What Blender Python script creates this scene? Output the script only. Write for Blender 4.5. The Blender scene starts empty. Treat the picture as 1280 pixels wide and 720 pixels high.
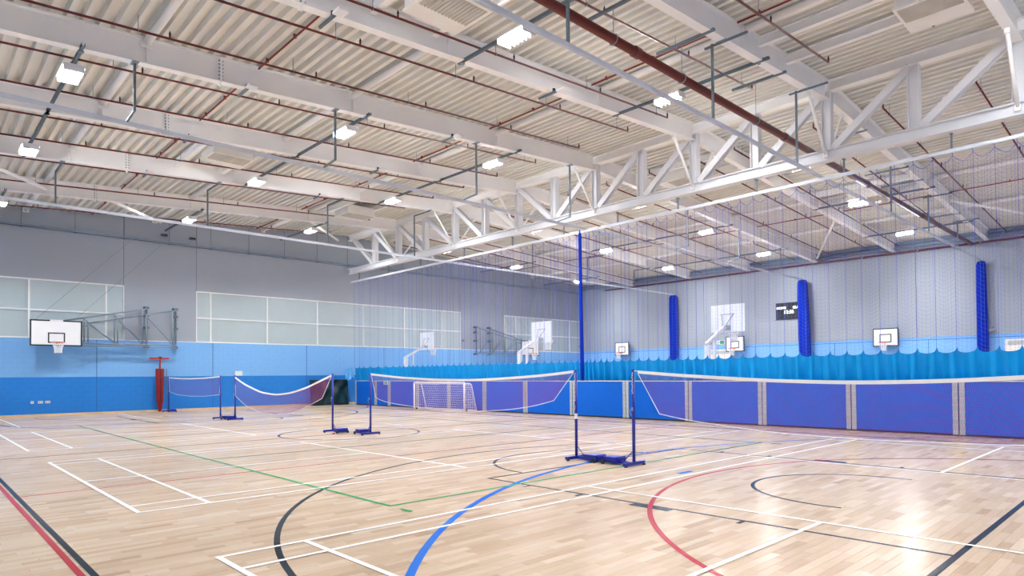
import bpy, math, random
from mathutils import Vector, Matrix

# ------------------------------------------------------------------ camera, world, exposure
S = bpy.context.scene
COL = S.collection
random.seed(7)
cam = bpy.data.objects.new('camera', bpy.data.cameras.new('camera'))
COL.objects.link(cam)
rt = Vector((0.72596642, -0.68767407, -0.00878226))
up = Vector((-0.00576974, -0.0188595, 0.9998055))
fw = Vector((0.68770595, 0.72577455, 0.01765907))
mw = Matrix((rt, up, -fw)).transposed().to_4x4()
mw.translation = (0, 0, 1.5)
cam.matrix_world = mw
cam.data.sensor_width = 36
cam.data.lens = 22.627
cam.data.shift_y = 0.0742
cam.data.clip_start = 0.05
cam.data.clip_end = 200
S.camera = cam
W = bpy.data.worlds.new('world'); S.world = W; W.use_nodes = True
W.node_tree.nodes['Background'].inputs[0].default_value = (0.8, 0.9, 1, 1)
W.node_tree.nodes['Background'].inputs[1].default_value = 0.3
S.view_settings.view_transform = 'Standard'
S.view_settings.look = 'None'
S.view_settings.gamma = 1
S.view_settings.use_curve_mapping = False
S.view_settings.exposure = 1.7
LAMP = 275.0          # radiance of the LED panels
LAMP_COL = (0.975, 0.99, 1.0)
S.cycles.max_bounces = 8
S.cycles.diffuse_bounces = 7
S.cycles.sample_clamp_indirect = 8

# ------------------------------------------------------------------ hall dimensions (metres)
XN, XR, XT = -2.0, 37.6, 17.9        # near wall, right wall, ridge truss
YS, YW = -2.4, 32.0                  # wall beside the camera, left wall
RAFT = 0.53
def zb(x):                            # underside of the roof beams
    return 8.75 - (0.0625 * (XT - x) if x < XT else 0.0525 * (x - XT))
def zt(x): return zb(x) + RAFT        # top of the roof beams

# ------------------------------------------------------------------ materials
def lin(c):
    return tuple((v / 255 / 12.92 if v <= 10 else ((v / 255 + .055) / 1.055) ** 2.4) for v in c) + (1,)
MATS = {}
def mat(name, rgb, rough=.5, metal=0, var=.06, scale=3.0, bump=0, coat=0, spec=.5, stretch=None):
    m = bpy.data.materials.new(name); m.use_nodes = True
    nt = m.node_tree; b = nt.nodes['Principled BSDF']
    c = lin(rgb)
    tc = nt.nodes.new('ShaderNodeTexCoord'); mp = nt.nodes.new('ShaderNodeMapping')
    if stretch: mp.inputs['Scale'].default_value = stretch
    nt.links.new(tc.outputs['Object'], mp.inputs[0])
    n = nt.nodes.new('ShaderNodeTexNoise'); n.inputs['Scale'].default_value = scale; n.inputs['Detail'].default_value = 4
    nt.links.new(mp.outputs[0], n.inputs['Vector'])
    r = nt.nodes.new('ShaderNodeValToRGB')
    r.color_ramp.elements[0].position = .3; r.color_ramp.elements[1].position = .7
    r.color_ramp.elements[0].color = tuple(v * (1 - var) for v in c[:3]) + (1,)
    r.color_ramp.elements[1].color = tuple(min(1, v * (1 + var)) for v in c[:3]) + (1,)
    nt.links.new(n.outputs['Fac'], r.inputs[0]); nt.links.new(r.outputs[0], b.inputs['Base Color'])
    b.inputs['Roughness'].default_value = rough; b.inputs['Metallic'].default_value = metal
    b.inputs['Specular IOR Level'].default_value = spec
    b.inputs['Coat Weight'].default_value = coat; b.inputs['Coat Roughness'].default_value = .15
    if bump:
        bp = nt.nodes.new('ShaderNodeBump'); bp.inputs['Strength'].default_value = bump; bp.inputs['Distance'].default_value = .02
        nt.links.new(n.outputs['Fac'], bp.inputs['Height']); nt.links.new(bp.outputs[0], b.inputs['Normal'])
    MATS[name] = m
    return m
def emit(name, col, strength):
    m = bpy.data.materials.new(name); m.use_nodes = True
    nt = m.node_tree; nt.nodes.clear()
    o = nt.nodes.new('ShaderNodeOutputMaterial'); e = nt.nodes.new('ShaderNodeEmission')
    e.inputs[0].default_value = tuple(col) + (1,); e.inputs[1].default_value = strength
    nt.links.new(e.outputs[0], o.inputs[0]); MATS[name] = m
    return m
def floor_mat():
    m = bpy.data.materials.new('maple_boards'); m.use_nodes = True
    nt = m.node_tree; b = nt.nodes['Principled BSDF']
    at = nt.nodes.new('ShaderNodeAttribute'); at.attribute_name = 'shade'
    tc = nt.nodes.new('ShaderNodeTexCoord'); mp = nt.nodes.new('ShaderNodeMapping')
    mp.inputs['Scale'].default_value = (2.5, 38, 1)
    n = nt.nodes.new('ShaderNodeTexNoise'); n.inputs['Scale'].default_value = 1.6; n.inputs['Detail'].default_value = 5
    nt.links.new(tc.outputs['Object'], mp.inputs[0]); nt.links.new(mp.outputs[0], n.inputs['Vector'])
    mx = nt.nodes.new('ShaderNodeMath'); mx.operation = 'MULTIPLY_ADD'
    mx.inputs[1].default_value = .42; nt.links.new(n.outputs['Fac'], mx.inputs[0])
    sc = nt.nodes.new('ShaderNodeMath'); sc.operation = 'MULTIPLY'; sc.inputs[1].default_value = .8
    nt.links.new(at.outputs['Fac'], sc.inputs[0]); nt.links.new(sc.outputs[0], mx.inputs[2])
    r = nt.nodes.new('ShaderNodeValToRGB')
    e = r.color_ramp.elements
    e[0].position = .1; e[0].color = lin((160, 133, 107))
    e[1].position = .98; e[1].color = lin((202, 181, 158))
    k = r.color_ramp.elements.new(.45); k.color = lin((184, 159, 133))
    nt.links.new(mx.outputs[0], r.inputs[0]); nt.links.new(r.outputs[0], b.inputs['Base Color'])
    b.inputs['Roughness'].default_value = .24
    b.inputs['Specular IOR Level'].default_value = .12
    MATS['maple_boards'] = m
    return m
floor_mat()
mat('board_gap', (70, 52, 38), .8)
for nm, c in dict(line_white=(242, 243, 240), line_black=(18, 30, 40), line_red=(166, 42, 54), line_green=(40, 152, 84),
                  line_blue=(4, 100, 196)).items():
    mat(nm, c, .24, var=.02, spec=.12)
mat('block_blue', (46, 132, 218), .6, spec=.2, var=.05, scale=9, bump=.03)
mat('block_light', (130, 188, 244), .6, spec=.2, var=.03, scale=9, bump=.03)
mat('joint_blue', (40, 124, 210), .7)
mat('joint_light', (116, 176, 235), .7)
mat('seal_blue', (40, 96, 180), .6)
mat('wall_white', (156, 165, 178), .6, var=.02, scale=.6)
mat('wall_gap', (150, 158, 170), .8)
mat('pane', (178, 194, 200), .35, var=.03, scale=.8)
mat('white_frame', (236, 238, 240), .45, var=.02)
mat('skirting', (226, 196, 152), .5, var=.08)
mat('steel_white', (246, 246, 246), .5, var=.03, scale=1.2)
mat('steel_white_dimmed', (218, 219, 224), .5, var=.03, scale=1.2)  # same white as the roof beams, greyed to offset strong lamp light on the truss
mat('tube_white', (246, 246, 246), .5, var=.02)
mat('deck', (226, 225, 219), .65, metal=.0, var=.04, scale=1.5)
mat('sprinkler_red', (106, 28, 24), .42, var=.12, scale=4)
mat('conduit_red', (128, 26, 24), .4, var=.06)
mat('main_red', (98, 28, 24), .38, var=.12, scale=3)
mat('brass', (60, 40, 36), .5)
mat('galv', (126, 142, 160), .45, metal=.1, var=.1, scale=6)
mat('galv_dark', (98, 114, 126), .5, metal=.1, var=.12, scale=6)
mat('track_alu', (214, 220, 232), .4, metal=.0, var=.05)
mat('fixture_white', (235, 236, 238), .4, var=.02)
mat('cutoff_blade_grey', (120, 122, 124), .6)
mat('unit_white', (238, 236, 230), .4, var=.02)
mat('grille', (196, 192, 182), .5, var=.08)
mat('post_blue', (24, 34, 148), .38, var=.06)
mat('post_blue_dark', (22, 28, 100), .5)
mat('rubber', (28, 32, 38), .7)
mat('tape_white', (245, 244, 240), .6, var=.02)
mat('net_maroon', (168, 62, 150), .7, var=.05)
mat('cord_white', (232, 226, 232), .7)
mat('panel_blue', (2, 92, 196), .55, spec=.2, var=.04, scale=5)
mat('strip_grey', (170, 176, 180), .42, metal=.25, var=.08, scale=4)
mat('rivet', (226, 230, 234), .3, metal=.6)
mat('oak_cap', (226, 206, 170), .5, var=.06)
mat('vinyl_teal', (0, 142, 212), .5, spec=.25, var=.05, scale=2)
mat('vinyl_light', (96, 176, 238), .35, var=.06)
mat('net_cord', (78, 92, 204), .7, var=.05)
mat('net_twine', (92, 108, 204), .7, var=.05)
mat('net_bundle', (4, 44, 172), .8, spec=.15, var=.2, scale=12, bump=.4)
mat('mat_green', (8, 46, 50), .4, var=.15, scale=2)
mat('bag_red', (138, 12, 18), .55, var=.12)
mat('bag_red_dark', (96, 12, 20), .6)
mat('red_paint', (170, 26, 30), .4)
mat('board_white', (240, 243, 246), .35, var=.01)
mat('board_black', (34, 50, 54), .5)
mat('rim_orange', (226, 92, 42), .4)
mat('net_white', (238, 240, 242), .7)
mat('goal_white', (240, 241, 242), .4, var=.02)
mat('hoop_white', (232, 235, 240), .4, var=.02)
mat('screen_black', (10, 16, 30), .4)
mat('sign_white', (236, 240, 242), .5)
mat('sign_green', (20, 140, 96), .5)
mat('socket_white', (228, 224, 214), .4)
mat('vent_dark', (150, 158, 166), .6)
emit('digit_glow', (.9, .95, 1), 1.6)
emit('led', LAMP_COL, LAMP)

# ------------------------------------------------------------------ mesh helpers
class MB:
    """collects simple shapes; o is the local origin that is subtracted when linking"""
    def __init__(s, o=(0, 0, 0)): s.v = []; s.f = []; s.mi = []; s.o = Vector(o); s.cur = 0
    def add(s, vs, fs):
        n = len(s.v); s.v += [tuple(v) for v in vs]
        s.f += [tuple(i + n for i in f) for f in fs]; s.mi += [s.cur] * len(fs)
    def box(s, a, b):
        x0, y0, z0 = (min(p, q) for p, q in zip(a, b)); x1, y1, z1 = (max(p, q) for p, q in zip(a, b))
        s.add([(x0, y0, z0), (x1, y0, z0), (x1, y1, z0), (x0, y1, z0), (x0, y0, z1), (x1, y0, z1), (x1, y1, z1), (x0, y1, z1)],
              [(0, 3, 2, 1), (4, 5, 6, 7), (0, 1, 5, 4), (1, 2, 6, 5), (2, 3, 7, 6), (3, 0, 4, 7)])
    def cbox(s, c, d): s.box([c[i] - d[i] / 2 for i in range(3)], [c[i] + d[i] / 2 for i in range(3)])
    def prism(s, poly, d):
        """poly: planar list of 3-D points, d: extrusion vector"""
        n = len(poly); d = Vector(d)
        vs = [Vector(p) for p in poly] + [Vector(p) + d for p in poly]
        s.add(vs, [tuple(range(n))[::-1], tuple(range(n, 2 * n))] + [(i, (i + 1) % n, (i + 1) % n + n, i + n) for i in range(n)])
    def bar(s, p, q, w, h, upv=(0, 0, 1)):
        p = Vector(p); q = Vector(q); d = (q - p).normalized(); u = Vector(upv)
        if abs(d.dot(u)) > .99: u = Vector((1, 0, 0))
        a = d.cross(u).normalized(); u = a.cross(d).normalized()
        a *= w / 2; u *= h / 2
        s.prism([p - a - u, p + a - u, p + a + u, p - a + u], q - p)
    def tube(s, p, q, r, n=8, r2=None, cap=True):
        p = Vector(p); q = Vector(q); d = (q - p).normalized(); u = Vector((0, 0, 1))
        if abs(d.dot(u)) > .99: u = Vector((1, 0, 0))
        a = d.cross(u).normalized(); b = a.cross(d); r2 = r if r2 is None else r2
        vs = []
        for c, rr in ((p, r), (q, r2)):
            vs += [c + (a * math.cos(2 * math.pi * i / n) + b * math.sin(2 * math.pi * i / n)) * rr for i in range(n)]
        fs = [(i, (i + 1) % n, (i + 1) % n + n, i + n) for i in range(n)]
        if cap: fs += [tuple(range(n))[::-1], tuple(range(n, 2 * n))]
        s.add(vs, fs)
    def path(s, pts, r, n=6, closed=False):
        for i in range(len(pts) - (0 if closed else 1)): s.tube(pts[i], pts[(i + 1) % len(pts)], r, n)
    def ring(s, c, R, r, axis='z', n=24, m=6):
        vs = []; fs = []
        for i in range(n):
            t = 2 * math.pi * i / n
            for j in range(m):
                p = 2 * math.pi * j / m; rr = R + r * math.cos(p); h = r * math.sin(p)
                q = (rr * math.cos(t), rr * math.sin(t), h)
                if axis == 'x': q = (h, q[0], q[1])
                if axis == 'y': q = (q[0], h, q[1])
                vs.append((c[0] + q[0], c[1] + q[1], c[2] + q[2]))
        for i in range(n):
            for j in range(m):
                fs.append((i * m + j, ((i + 1) % n) * m + j, ((i + 1) % n) * m + (j + 1) % m, i * m + (j + 1) % m))
        s.add(vs, fs)
    def ibeam(s, p, q, h, w, tf=.022, tw=.016, upv=(0, 0, 1)):
        """I-section with its bottom flange's underside on the line p-q"""
        p = Vector(p); q = Vector(q); d = (q - p).normalized(); a = d.cross(Vector(upv)).normalized(); u = a.cross(d)
        prof = [(-w / 2, 0), (w / 2, 0), (w / 2, tf), (tw / 2, tf), (tw / 2, h - tf), (w / 2, h - tf), (w / 2, h), (-w / 2, h),
                (-w / 2, h - tf), (-tw / 2, h - tf), (-tw / 2, tf), (-w / 2, tf)]
        s.prism([p + a * x + u * y for x, y in prof], q - p)
    def grid(s, P):
        """P[i][j] points"""
        n = len(P); m = len(P[0])
        s.add([p for row in P for p in row], [(i * m + j, (i + 1) * m + j, (i + 1) * m + j + 1, i * m + j + 1) for i in range(n - 1) for j in range(m - 1)])
    def mesh(s, name, mats, smooth=False):
        me = bpy.data.meshes.new(name); o = s.o
        me.from_pydata([(v[0] - o.x, v[1] - o.y, v[2] - o.z) for v in s.v], [], s.f)
        for k in (mats if isinstance(mats, (list, tuple)) else [mats]): me.materials.append(MATS[k])
        if isinstance(mats, (list, tuple)) and len(mats) > 1: me.polygons.foreach_set('material_index', s.mi)
        if smooth: me.polygons.foreach_set('use_smooth', [True] * len(me.polygons))
        me.update()
        return me
    def build(s, name, mats, parent=None, smooth=False, **kw):
        o = bpy.data.objects.new(name, s.mesh(name, mats, smooth)); COL.objects.link(o)
        if parent is not None: o.parent = parent
        else: o.location = s.o
        for k, v in kw.items(): o[k] = v
        return o
def fix_normals(o):
    import bmesh
    b = bmesh.new(); b.from_mesh(o.data); bmesh.ops.recalc_face_normals(b, faces=b.faces); b.to_mesh(o.data); b.free()
def thing(name, label, cat, loc=(0, 0, 0), rz=0, group=None):
    o = bpy.data.objects.new(name, None); COL.objects.link(o); o.empty_display_size = .1
    o.location = loc; o.rotation_euler = (0, 0, rz)
    return tag(o, label, cat, group)
def tag(o, label, cat, group=None):
    o['label'] = label; o['category'] = cat
    if group: o['group'] = group
    return o
def struct(o): o['kind'] = 'structure'; return o
def dup(o, loc, rz=0, label=None, parent=None):
    c = o.copy(); COL.objects.link(c)
    if parent is None:
        c.location = loc; c.rotation_euler = (0, 0, rz)
        if label: c['label'] = label
    else: c.parent = parent
    for ch in list(o.children): dup(ch, None, parent=c)
    return c
ORD = ['first', 'second', 'third', 'fourth', 'fifth', 'sixth', 'seventh', 'eighth', 'ninth', 'tenth', 'eleventh', 'twelfth', 'thirteenth', 'fourteenth', 'fifteenth']

# ================================================================== FLOOR
m = MB(); m.box((XN, YS, -.3), (XR, YW, -.012)); floor = struct(m.build('floor', 'board_gap'))
PWID, GAP = .085, .0007
vs = []; fs = []; sh = []; near = []
y = YS; row = 0
while y < YW - .01:
    x = XN - random.random() * .4
    y1 = min(y + PWID, YW)
    while x < XR:
        L = random.uniform(.34, .62)
        a, b = max(x, XN), min(x + L, XR)
        if b - a > .02:
            cx, cy = (a + b) / 2, (y + y1) / 2
            s = max(0, min(1, random.gauss(.5, .21)))
            dep = cx * .6877 + cy * .7258; lat = cx * .726 - cy * .6877
            if dep > 3 and abs(lat) < dep * .79 and 1.5 / dep * 804 < 262 and dep < 6.2: near.append((dep, a, b, y, y1, s))
            else:
                n = len(vs)
                vs += [(a + GAP, y + GAP, 0), (b - GAP, y + GAP, 0), (b - GAP, y1 - GAP, 0), (a + GAP, y1 - GAP, 0)]
                fs.append((n, n + 1, n + 2, n + 3)); sh += [s] * 4
        x += L
    y += PWID; row += 1
near.sort()
for d, a, b, y, y1, s in near[300:]:
    n = len(vs); vs += [(a + GAP, y + GAP, 0), (b - GAP, y + GAP, 0), (b - GAP, y1 - GAP, 0), (a + GAP, y1 - GAP, 0)]
    fs.append((n, n + 1, n + 2, n + 3)); sh += [s] * 4
def plank_mesh(name, vs, fs, sh):
    me = bpy.data.meshes.new(name); me.from_pydata(vs, [], fs); me.materials.append(MATS['maple_boards'])
    at = me.attributes.new('shade', 'FLOAT', 'POINT'); at.data.foreach_set('value', sh); me.update()
    return me
o = bpy.data.objects.new('floor_planks', plank_mesh('floor_planks', vs, fs, sh)); COL.objects.link(o); o.parent = floor; o['kind'] = 'stuff'
for d, a, b, y, y1, s in near[:300]:
    q = MB(); q.box((a + GAP, y + GAP, -.012), (b - GAP, y1 - GAP, 0))
    o = bpy.data.objects.new('floor_plank', plank_mesh('floor_plank', q.v, q.f, [s] * 8)); COL.objects.link(o); o.parent = floor

# ---- painted court lines (flat paint on the boards)
LZ = dict(line_black=.0008, line_red=.0026, line_blue=.0038, line_green=.0046, line_white=.0056)
LN = dict.fromkeys(LZ, 0)
def layer(mt):
    LN[mt] += 1
    return LZ[mt] + LN[mt] * .00007
def line(mt, x0, y0, x1, y1, w=.05):
    z = layer(mt); d = Vector((x1 - x0, y1 - y0, 0)).normalized(); n = Vector((-d.y, d.x, 0)) * w / 2; d = d * w / 2
    p = Vector((x0, y0, z)) - d; q = Vector((x1, y1, z)) + d
    m = MB(); m.add([p - n, q - n, q + n, p + n], [(0, 1, 2, 3)])
    m.build(mt[5:] + '_court_line', mt, floor)
def arc(mt, cx, cy, r, a0, a1, w=.05, n=64, ext=None):
    z = layer(mt); P = []
    pts = [(cx + r * math.cos(math.radians(a0 + (a1 - a0) * i / n)), cy + r * math.sin(math.radians(a0 + (a1 - a0) * i / n)),
            math.cos(math.radians(a0 + (a1 - a0) * i / n)), math.sin(math.radians(a0 + (a1 - a0) * i / n))) for i in range(n + 1)]
    for x, y, c, s in pts: P.append([(x - c * w / 2, y - s * w / 2, z), (x + c * w / 2, y + s * w / 2, z)])
    m = MB(); m.grid(P); m.build(mt[5:] + '_court_arc', mt, floor)
def court(y0, y1, xa=1.925, xb=15.8, sa=6.68, sb=11.15):
    Wh = 'line_white'
    for y in (y0, y0 + .46, y1 - .46, y1): line(Wh, xa, y, xb, y)
    for x in (xa, xa + .76, sa, sb, xb - .76, xb): line(Wh, x, y0, x, y1)
    yc = (y0 + y1) / 2
    line(Wh, xa, yc, sa, yc); line(Wh, sb, yc, xb, yc)
court(-.46, 5.61); court(8.12, 14.2); court(16.7, 22.8); court(25.3, 31.4)
B = 'line_black'; CY = 15.4
for sgn in (0, 1):
    Y = (lambda v: 2 * CY - v) if sgn else (lambda v: v)
    A = (lambda a: -a) if sgn else (lambda a: a)
    line(B, 1.075, Y(1.34), 16.3, Y(1.34), .055)
    line(B, 6.22, Y(1.34), 6.22, Y(7.08)); line(B, 11.3, Y(1.34), 11.3, Y(7.12)); line(B, 6.22, Y(7.08), 11.3, Y(7.08))
    arc(B, 8.25 if not sgn else 8.6, Y(3.34), 6.25, A(180), A(60 if not sgn else 0), .055)
    line(B, 2.0, Y(1.34), 2.0, Y(3.34), .055)
    arc(B, 8.62, Y(7.12), 1.68, A(0), A(180))
    arc(B, 8.87, Y(2.88), 1.33, A(-8), A(188))
    for x, s in ((6.22, -1), (11.3, 1)):
        for yy, ln, wd in ((6.2, .1, .05), (5.28, .1, .05), (3.15, .1, .05), (4.2, .13, .4)):
            line(B, x + s * .03, Y(yy), x + s * (.03 + ln), Y(yy), wd) if wd < .2 else line(B, x + s * .09, Y(4.03), x + s * .09, Y(4.42), .13)
    arc('line_blue', 9.85 if not sgn else 8.65, Y(-2.35), 9.55, A(25), A(155), .075, 90)
    arc('line_red', 8.88, Y(-.14), 5.16, A(0), A(180), .056, 80)
    line('line_red', 1.0, Y(10.32), 16.3, Y(10.32))
    line('line_green', 4.1, Y(6.4), 13.42, Y(6.4)); line('line_green', 4.1, Y(12.4), 13.42, Y(12.4))
    line('line_blue', 8.5, Y(5.32), 8.8, Y(5.32), .09)
    line('line_green', 4.1, Y(6.16), 4.1, Y(5.98)); line('line_green', 13.42, Y(6.16), 13.42, Y(5.98))
line(B, 1.075, 1.34, 1.075, 29.46, .05); line(B, 16.3, 1.34, 16.3, 29.46, .05); line(B, 1.075, CY, 16.3, CY)
arc(B, 8.66, CY, 1.8, 0, 360)
line('line_red', 1.0, .15, 1.0, 30.65, .05); line('line_red', 16.38, .15, 16.38, 30.65, .05)
line('line_green', 4.1, 6.4, 4.1, 24.4); line('line_green', 13.42, 6.4, 13.42, 24.4)
arc('line_red', 8.66, CY, .45, 0, 360, .05, 24)

# ================================================================== WALLS
def roof_poly(x0, x1, z0, zoff=.62):
    xs = [x0] + ([XT] if x0 < XT < x1 else []) + [x1]
    return [(x0, z0), (x1, z0)] + [(x, zb(x) + zoff) for x in reversed(xs)]
WINS = [(-2.0, 7.0, [-1.67, 1.0, 3.67, 6.34]), (9.99, 25.82, [10.62, 13.34, 16.05, 18.82, 21.55, 24.33]), (29.65, 37.6, [30.7, 33.53, 36.31])]
BZ = .1988   # block course height (16 courses to 3.18)
def wall_side(name, y_in, sgn, detail):
    """wall along x; inner face at y_in, sgn=+1 wall lies at larger y"""
    m = MB(); m.prism([(x, y_in + sgn * .12, z) for x, z in roof_poly(XN, XR, -.3)], (0, sgn * .25, 0))
    w = struct(m.build(name, 'wall_gap'))
    fix_normals(w)
    m = MB(); m.cur = 0
    m.box((XN, y_in + sgn * .006, 0), (XR, y_in + sgn * .12, 8 * BZ)); m.cur = 1; m.box((XN, y_in + sgn * .006, 8 * BZ), (XR, y_in + sgn * .12, 16 * BZ))
    m.build('mortar_bed', ['joint_blue', 'joint_light'], w)
    stuff = MB(); cnt = 0
    protos = {}
    for r in range(16):
        mt = 'block_blue' if r < 8 else 'block_light'
        x = XN + (.22 if r % 2 else 0)
        while x < XR:
            a, b = x + .003, min(x + .44, XR) - .003
            if detail and 1.6 < x < 8.9 and cnt < 300:
                if mt not in protos:
                    q = MB(); q.box((.003, 0, .003), (.437, .03, BZ - .003)); protos[mt] = q.mesh('wall_block', mt)
                ob = bpy.data.objects.new('wall_block', protos[mt]); COL.objects.link(ob); ob.parent = w; ob.location = (x, y_in - random.random() * .0012, r * BZ); cnt += 1
            else:
                stuff.cur = 0 if r < 8 else 1
                dy = random.random() * .0012 * sgn
                stuff.box((a, y_in - dy, r * BZ + .003), (b, y_in + sgn * .03, (r + 1) * BZ - .003))
            x += .44
    stuff.build('wall_blocks', ['block_blue', 'block_light'], w, kind='stuff')
    return w
wl = wall_side('wall_left', YW, 1, True)
for x in (1.28, 6.0, 10.72, 15.44, 20.16, 24.9, 29.6, 34.3):
    m = MB(); m.box((x - .012, YW - .006, 0), (x + .012, YW + .01, 16 * BZ)); m.build('movement_joint', 'seal_blue', wl)
segs = []
for a, b, z in ((-2.0, 7.0, 5.56), (7.0, 9.99, 3.2), (9.99, 19.29, 5.56), (19.29, 25.82, 5.56), (25.82, 29.65, 3.2), (29.65, 37.6, 5.56)):
    m = MB(); m.prism([(x, YW, zz) for x, zz in roof_poly(a + .007, b - .007, z, .55)], (0, .12, 0))
    p = m.build('wall_panel', 'wall_white', wl); fix_normals(p)
for i, (a, b, mull) in enumerate(WINS):
    z0, z1, zr = 3.2, 5.55, 4.32
    m = MB((a, YW, z0)); m.box((a, YW + .09, z0), (b, YW + .14, z1)); win = struct(m.build('window_%d' % (i + 1), 'wall_gap'))
    O = (a, YW, z0)
    m = MB(O)
    m.box((a, YW - .012, z1 - .03), (b, YW + .1, z1 + .03)); m.box((a, YW - .012, z0 - .02), (b, YW + .1, z0 + .025))
    for x in (a, b): m.box((x - .02, YW - .012, z0), (x + .02, YW + .1, z1))
    m.build('window_frame', 'white_frame', win)
    xs = [a] + mull + [b]
    for x in mull:
        m = MB(O); m.box((x - .035, YW - .02, z0), (x + .035, YW + .09, z1)); m.build('mullion', 'white_frame', win)
    for x0, x1 in zip(xs, xs[1:]):
        m = MB(O); m.box((x0, YW - .016, zr - .03), (x1, YW + .09, zr + .03)); m.build('rail', 'white_frame', win)
        for c0, c1 in ((z0 + .02, zr - .02), (zr + .02, z1 - .02)):
            m = MB(O); m.box((x0 + .03, YW + .03, c0), (x1 - .03, YW + .06, c1)); m.build('pane', 'pane', win)
m = MB(); m.box((XN, YW - .02, 3.165), (XR, YW + .05, 3.198)); struct(m.build('trim_1', 'white_frame'))
m = MB(); m.box((XN, YW - .02, 0), (XR, YW, .1)); m.box((XN, YW - .035, 0), (XR, YW - .02, .02)); struct(m.build('baseboard_left', 'skirting'))

# right wall (behind the divider)
m = MB(); m.box((XR + .12, YS, -.3), (XR + .37, YW, zb(XR) + .62)); wr = struct(m.build('wall_right', 'wall_gap'))
m = MB(); m.cur = 0; m.box((XR + .006, YS, 0), (XR + .12, YW, 8 * BZ)); m.cur = 1; m.box((XR + .006, YS, 8 * BZ), (XR + .12, YW, 16.4 * BZ)); m.build('mortar_bed', ['joint_blue', 'joint_light'], wr)
st = MB()
for r in range(16):
    st.cur = 0 if r < 8 else 1
    y = YS + (.22 if r % 2 else 0)
    while y < YW:
        st.box((XR - random.random() * .001, y + .003, r * BZ + .003), (XR + .03, min(y + .44, YW) - .003, (r + 1) * BZ - .003)); y += .44
st.build('wall_blocks', ['block_blue', 'block_light'], wr, kind='stuff')
ys = [YS, 3.6, 9.6, 15.6, 21.6, 27.6, YW]
for a, b in zip(ys, ys[1:]):
    m = MB(); m.box((XR, a + .006, 16.4 * BZ), (XR + .12, b - .006, zb(XR) + .6)); m.build('wall_panel', 'wall_white', wr)
m = MB(); m.box((XR - .02, YS, 3.1), (XR + .02, YW, 3.125)); struct(m.build('trim_2', 'seal_blue'))
for y in (9.1, 13.6, 18.2, 5.0, 22.8, 27.4):
    m = MB(); m.box((XR - .006, y - .012, 0), (XR + .01, y + .012, 3.1)); m.build('movement_joint', 'seal_blue', wr)
m = MB(); m.box((XR - .02, YS, 0), (XR, YW, .1)); struct(m.build('baseboard_right', 'skirting'))
# walls out of the frame
m = MB(); m.prism([(x, YS - .3, z) for x, z in roof_poly(XN - .3, XR + .3, 3.18)], (0, .3, 0)); q = struct(m.build('wall_beside_camera', 'wall_white')); fix_normals(q)
q.name = 'wall_near'
m = MB(); m.box((XN - .3, YS - .3, -.3), (XR + .3, YS, 8 * BZ)); m.cur = 1; m.box((XN - .3, YS - .3, 8 * BZ), (XR + .3, YS, 3.18)); m.build('blockwork', ['block_blue', 'block_light'], q)
m = MB(); m.box((XN - .3, YS, 3.18), (XN, YW, zb(XN) + .62)); q = struct(m.build('wall_rear', 'wall_white'))
m = MB(); m.box((XN - .3, YS, -.3), (XN, YW, 8 * BZ)); m.cur = 1; m.box((XN - .3, YS, 8 * BZ), (XN, YW, 3.18)); m.build('blockwork', ['block_blue', 'block_light'], q)

# ================================================================== CEILING (profiled steel deck)
PITCH = .262
prof = [(0, 0), (.105, 0), (.128, .125), (.239, .125)]
pts = []
x = XN
while x < XR:
    for dx, dz in prof:
        if x + dx < XR: pts.append((x + dx, zt(x + dx) + dz + .005))
    x += PITCH
pts.append((XR, zt(XR) + .005))
m = MB(); m.grid([[(x, YS, z), (x, YW + .1, z)] for x, z in pts])
n0 = len(m.v)
m.add([(XN - .3, YS - .3, zt(XN - .3) + .19), (XT, YS - .3, zt(XT) + .19), (XR + .3, YS - .3, zt(XR + .3) + .19),
       (XN - .3, YW + .4, zt(XN - .3) + .19), (XT, YW + .4, zt(XT) + .19), (XR + .3, YW + .4, zt(XR + .3) + .19)], [(0, 1, 4, 3), (1, 2, 5, 4)])
ceiling = struct(m.build('ceiling', 'deck'))

# ================================================================== STEEL FRAME
RY = [27.0, 22.5, 18.42, 14.47, 10.53, 6.57, 2.5]
def rord(i): return ORD[i] + ' from the left wall'
H1, H2 = (XN, XT - .13), (XT + .13, XR)
TUBES1, TUBES2 = (3.55, 8.2, 13.1), (22.7, 27.6, 32.3)
proto = {}
for half, (xa, xb) in enumerate((H1, H2)):
    for i, y in enumerate(RY):
        lab = 'white steel roof beam %s, %s from the left wall' % ('before the truss' if half == 0 else 'beyond the truss', ORD[i])
        if half not in proto:
            O = (xa, y, zb(xa))
            m = MB(O); m.ibeam((xa, y, zb(xa)), (xb, y, zb(xb)), RAFT, .2)
            o = tag(m.build('roof_beam', 'steel_white'), lab, 'beam', 'white roof beams')
            for x in (TUBES1 if half == 0 else TUBES2):
                q = MB(O); q.box((x - .006, y - .095, zb(x) + .02), (x + .006, y + .095, zt(x) - .02)); q.build('stiffener_plate', 'steel_white', o)
            for x in ((5.0,) if half == 0 else (30.6,)):
                q = MB(O)
                q.box((x - .018, y - .1, zb(x) - .02), (x + .018, y + .1, zt(x) - .03))
                q.prism([(x - .018, y - .02, zb(x)), (x - .018, y + .02, zb(x)), (x - .018, y + .02, zb(x) - .08), (x - .018, y - .02, zb(x) - .08)], (.036, 0, 0))
                ob = q.build('end_plate', 'steel_white', o)
                q = MB(O)
                for k in range(6):
                    for s in (-1, 1):
                        for e in (-1, 1): q.tube((x + e * .018, y + s * .06, zb(x) + .06 + k * .08), (x + e * .05, y + s * .06, zb(x) + .06 + k * .08), .014, 6)
                q.build('bolts', 'galv', ob)
            proto[half] = o
        else:
            o = dup(proto[half], (xa, y, zb(xa)), 0, lab)
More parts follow.
